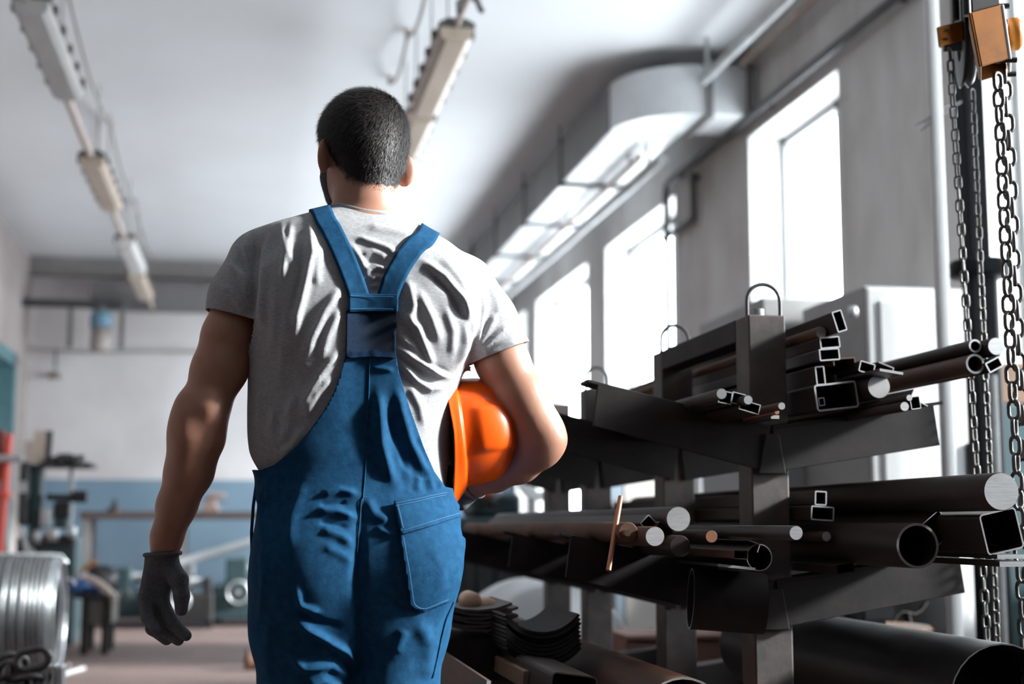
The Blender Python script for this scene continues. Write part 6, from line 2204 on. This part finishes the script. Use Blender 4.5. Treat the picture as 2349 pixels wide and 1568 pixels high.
# silver drum lying behind the rack
m_silver = mat('bright_silver_sheet', (0.66, 0.68, 0.70), (0.58, 0.60, 0.62), 3, rough=.4, metal=.3)
b = MB()
p = PY(1260, 1480, 6.1)
R = .36
b.lathe([(0, 0), (R - .02, 0), (R, .02), (R, .3), (R + .012, .31), (R, .32), (R, .62), (R - .02, .64), (0, .64)], (p.x, 6.0, R), (0, 1, 0), 48, cap0=False, cap1=False)
tag(b.build('silver_drum', m_silver), 'big shiny silver drum lying behind the lower rack', 'drum')
p = PY(1480, 1480, 6.9)
b = MB(); b.lathe([(0, 0), (.20, 0), (.21, .02), (.21, .5), (0, .5)], (p.x + .12, 6.75, .21), (.1, 1, 0), 32, cap0=False, cap1=False)
tag(b.build('brown_roll', mat('brown_kraft_roll', (0.22, 0.15, 0.10), (0.17, 0.11, 0.08), 5, rough=.7)), 'brown roll lying beside the silver drum', 'roll')
# machine with round saw guard behind the rack
SY = 7.6
def S_(px, py, y=SY):
    return PY(px, py, y)
saw = thing('cutting_machine', 'dark teal cutting machine with pale round guard behind the rack', 'machine', (S_(1160, 1300).x, SY + .3, 0))
b = MB(); b.boxb((S_(1040, 1200).x, SY, 0), (S_(1290, 1200).x, SY + .6, S_(1150, 1185).z)); b.build('body', m_teal, saw, bevel=.02)
b = MB(); b.boxb((S_(1085, 1200).x, SY + .05, S_(1150, 1185).z), (S_(1200, 1200).x, SY + .45, S_(1150, 1130).z)); b.build('head', m_teal, saw, bevel=.03)
g0 = S_(1235, 1108)
b = MB()
rings = []
out = []
rr = .125
for q in range(17):
    a = math.radians(165 + 140 * q / 16)
    out.append((g0.x + rr * math.cos(a), SY - .06, g0.z + rr * math.sin(a) + .03))
inn = []
for q in range(17):
    a = math.radians(165 + 140 * q / 16)
    inn.append((g0.x + (rr - .05) * math.cos(a), SY - .06, g0.z + (rr - .05) * math.sin(a) + .03))
b.poly(out + inn[::-1], (0, .05, 0)); b.build('saw_guard', m_cabinet, saw, bevel=.004)
for px, py, m in ((1110, 1128, m_red), (1085, 1118, m_bright), (1135, 1128, m_bright), (1125, 1150, m_dark_iron)):
    q = S_(px, py); f = MB(); f.lathe([(0, -.03), (.03, -.03), (.035, 0), (.03, .03), (0, .03)], (q.x, SY - .02, q.z), (0, 1, 0), 14, cap0=False, cap1=False); f.build('knob', m, saw)
b = MB(); b.boxb((S_(1060, 1250).x, SY - .04, S_(1100, 1240).z), (S_(1180, 1250).x, SY, S_(1100, 1215).z)); b.build('control_panel', m_dark_iron, saw, bevel=.008)
for px in (1075, 1105, 1150, 1190):
    q = S_(px, 1280); f = MB(); f.boxb((q.x - .03, SY - .03, .1), (q.x + .03, SY, S_(px, 1262).z)); f.build('rib', m_dark_iron, saw, bevel=.006)
# pale boards standing by the window wall behind the posts
q = PY(1400, 1100, 8.6)
for i, (px0, px1, py0, lab, m) in enumerate(((1392, 1432, 1088, 'blue-grey board standing behind the rack posts', mat('blue_grey_board', (0.26, 0.33, 0.40), rough=.6)), (1432, 1520, 1080, 'pale white board standing behind the rack posts', mat('pale_board', (0.62, 0.60, 0.57), (0.55, 0.53, 0.5), 3, rough=.7)), (1606, 1700, 1072, 'grey board standing right of the second rack post', mat('grey_board', (0.42, 0.46, 0.49), rough=.6)))):
    a, c = PY(px0, 1100, 8.4), PY(px1, 1100, 8.4)
    b = MB(); b.boxb((a.x, 8.4, 0), (c.x - .01, 8.46, PY(px0, py0, 8.4).z))
    tag(b.build('standing_board', m, bevel=.004), lab, 'board')
a, c = PY(1384, 1150, 7.9), PY(1720, 1150, 7.9)
tb = thing('low_table', 'long pale-topped table behind the rack near the windows', 'table', ((a.x + c.x) / 2, 8.1, 0))
zt3 = PY(1450, 1148, 7.9).z
b = MB(); b.boxb((a.x, 7.9, zt3 - .03), (c.x, 8.35, zt3)); b.build('table_top', mat('pale_table_top', (0.60, 0.55, 0.50), rough=.5), tb, bevel=.004)
for x in (a.x + .05, c.x - .05):
    for y in (7.95, 8.3):
        f = MB(); f.boxb((x - .025, y - .025, 0), (x + .025, y + .025, zt3 - .03)); f.build('leg', m_duct_dark, tb)
# crate with bright edge below
a = PY(1432, 1500, 5.2); c = PY(1545, 1500, 5.2)
b = MB()
zc3 = PY(1450, 1490, 5.2).z
b.boxb((a.x + .12, 5.62, 0), (c.x + .5, 5.95, zc3)); b.boxb((a.x + .12, 5.60, zc3), (c.x + .5, 5.97, zc3 + .02))
tag(b.build('red_brown_crate', mat('red_brown_timber', (0.27, 0.14, 0.11), (0.21, 0.11, 0.09), 5, rough=.7), bevel=.006), 'red-brown crate standing low behind the rack posts', 'crate')
# trestle, rusty barrel and trough, lower right
ty = 4.05
def tt(px, py, y=ty):
    return PY(px, py, y)
tr_ = thing('steel_trestle', 'dark A-shaped trestle standing behind the right middle arm', 'trestle', (tt(2010, 1568).x, ty, 0))
apex = tt(2004, 1395)
for dx, dy in ((-.145, -.0), (.02, .0), (.10, .3), (-.10, .3)):
    f = MB()
    foot = Vector((apex.x + dx * 1.6, ty + dy, 0))
    d, u, w = frame(foot - apex)
    f.section([(-.024, -.02), (.024, -.02), (.024, .02), (-.024, .02)], None, apex + Vector((dx * .1, dy * .3, 0)), foot); f.build('leg', m_hoist_dark, tr_)
f = MB(); f.boxb((apex.x - .04, ty - .03, apex.z - .03), (apex.x + .05, ty + .18, apex.z + .02)); f.build('top_bar', m_hoist_dark, tr_)
p = tt(1900, 1440, 5.4)
zb3 = tt(1900, 1455, 5.4).z
m_barrel = mat('rust_streaked_barrel', (0.30, 0.31, 0.31), (0.42, 0.22, 0.13), 4, rough=.6, c3=(0.5, 0.5, 0.5), lo=.42, hi=.58, stretch=(2, 2, .5))
b = MB(); R = .22
zt4 = tt(1900, 1400, 5.4).z
b.lathe([(0, 0), (R, 0), (R + .01, .01), (R, .02), (R, zt4 * .33), (R + .012, zt4 * .345), (R, zt4 * .36), (R, zt4 * .66), (R + .012, zt4 * .675), (R, zt4 * .69), (R, zt4 - .02), (R + .01, zt4 - .01), (R, zt4), (0, zt4)], (p.x - .20, 4.62, 0), (0, 0, 1), 40, cap0=False, cap1=False)
tag(b.build('rusty_barrel', m_barrel), 'rust-streaked grey barrel behind the lower right of the rack', 'barrel')
# half-round troughs lying across, lower right
for i, (pxa, pya, pxb, pyb, y, rr, lab) in enumerate(((1975, 1462, 2180, 1456, 4.52, .06, 'dark half-round trough lying crosswise behind the trestle'),)):
    a, c = PY(pxa, pya, y), PY(pxb, pyb, y + (0.0 if i != 1 else .25))
    b = MB()
    d = (c - a)
    d.z = 0
    dn = d.normalized()
    side = Vector((-dn.y, dn.x, 0))
    out = []
    for q in range(17):
        an = math.pi + math.pi * q / 16
        out.append((math.cos(an), math.sin(an)))
    prof = [(rr * u, rr * v) for u, v in out] + [((rr - .006) * u, (rr - .006) * v) for u, v in out[::-1]]
    r0 = [a + side * u + Vector((0, 0, v)) for u, v in prof]
    r1 = [p_ + d for p_ in r0]
    b.loft([r0, r1], smooth=False)
    # saddle feet down to the floor
    for t in (.15, .8):
        m_ = a + d * t
        b.boxb((m_.x - .03, m_.y - .05, 0), (m_.x + .03, m_.y + .05, m_.z - rr + .004))
    tag(b.build('steel_trough', m_hoist_dark), lab, 'trough')

bar(2304, 1612, 2.66, 1.4, 'pipe', 270, t=3.5, label='very wide dark pipe with thin rim at the lower right corner', cat='pipe', name='steel_pipe', m=m_hoist_dark, cut=m_bar_grey)
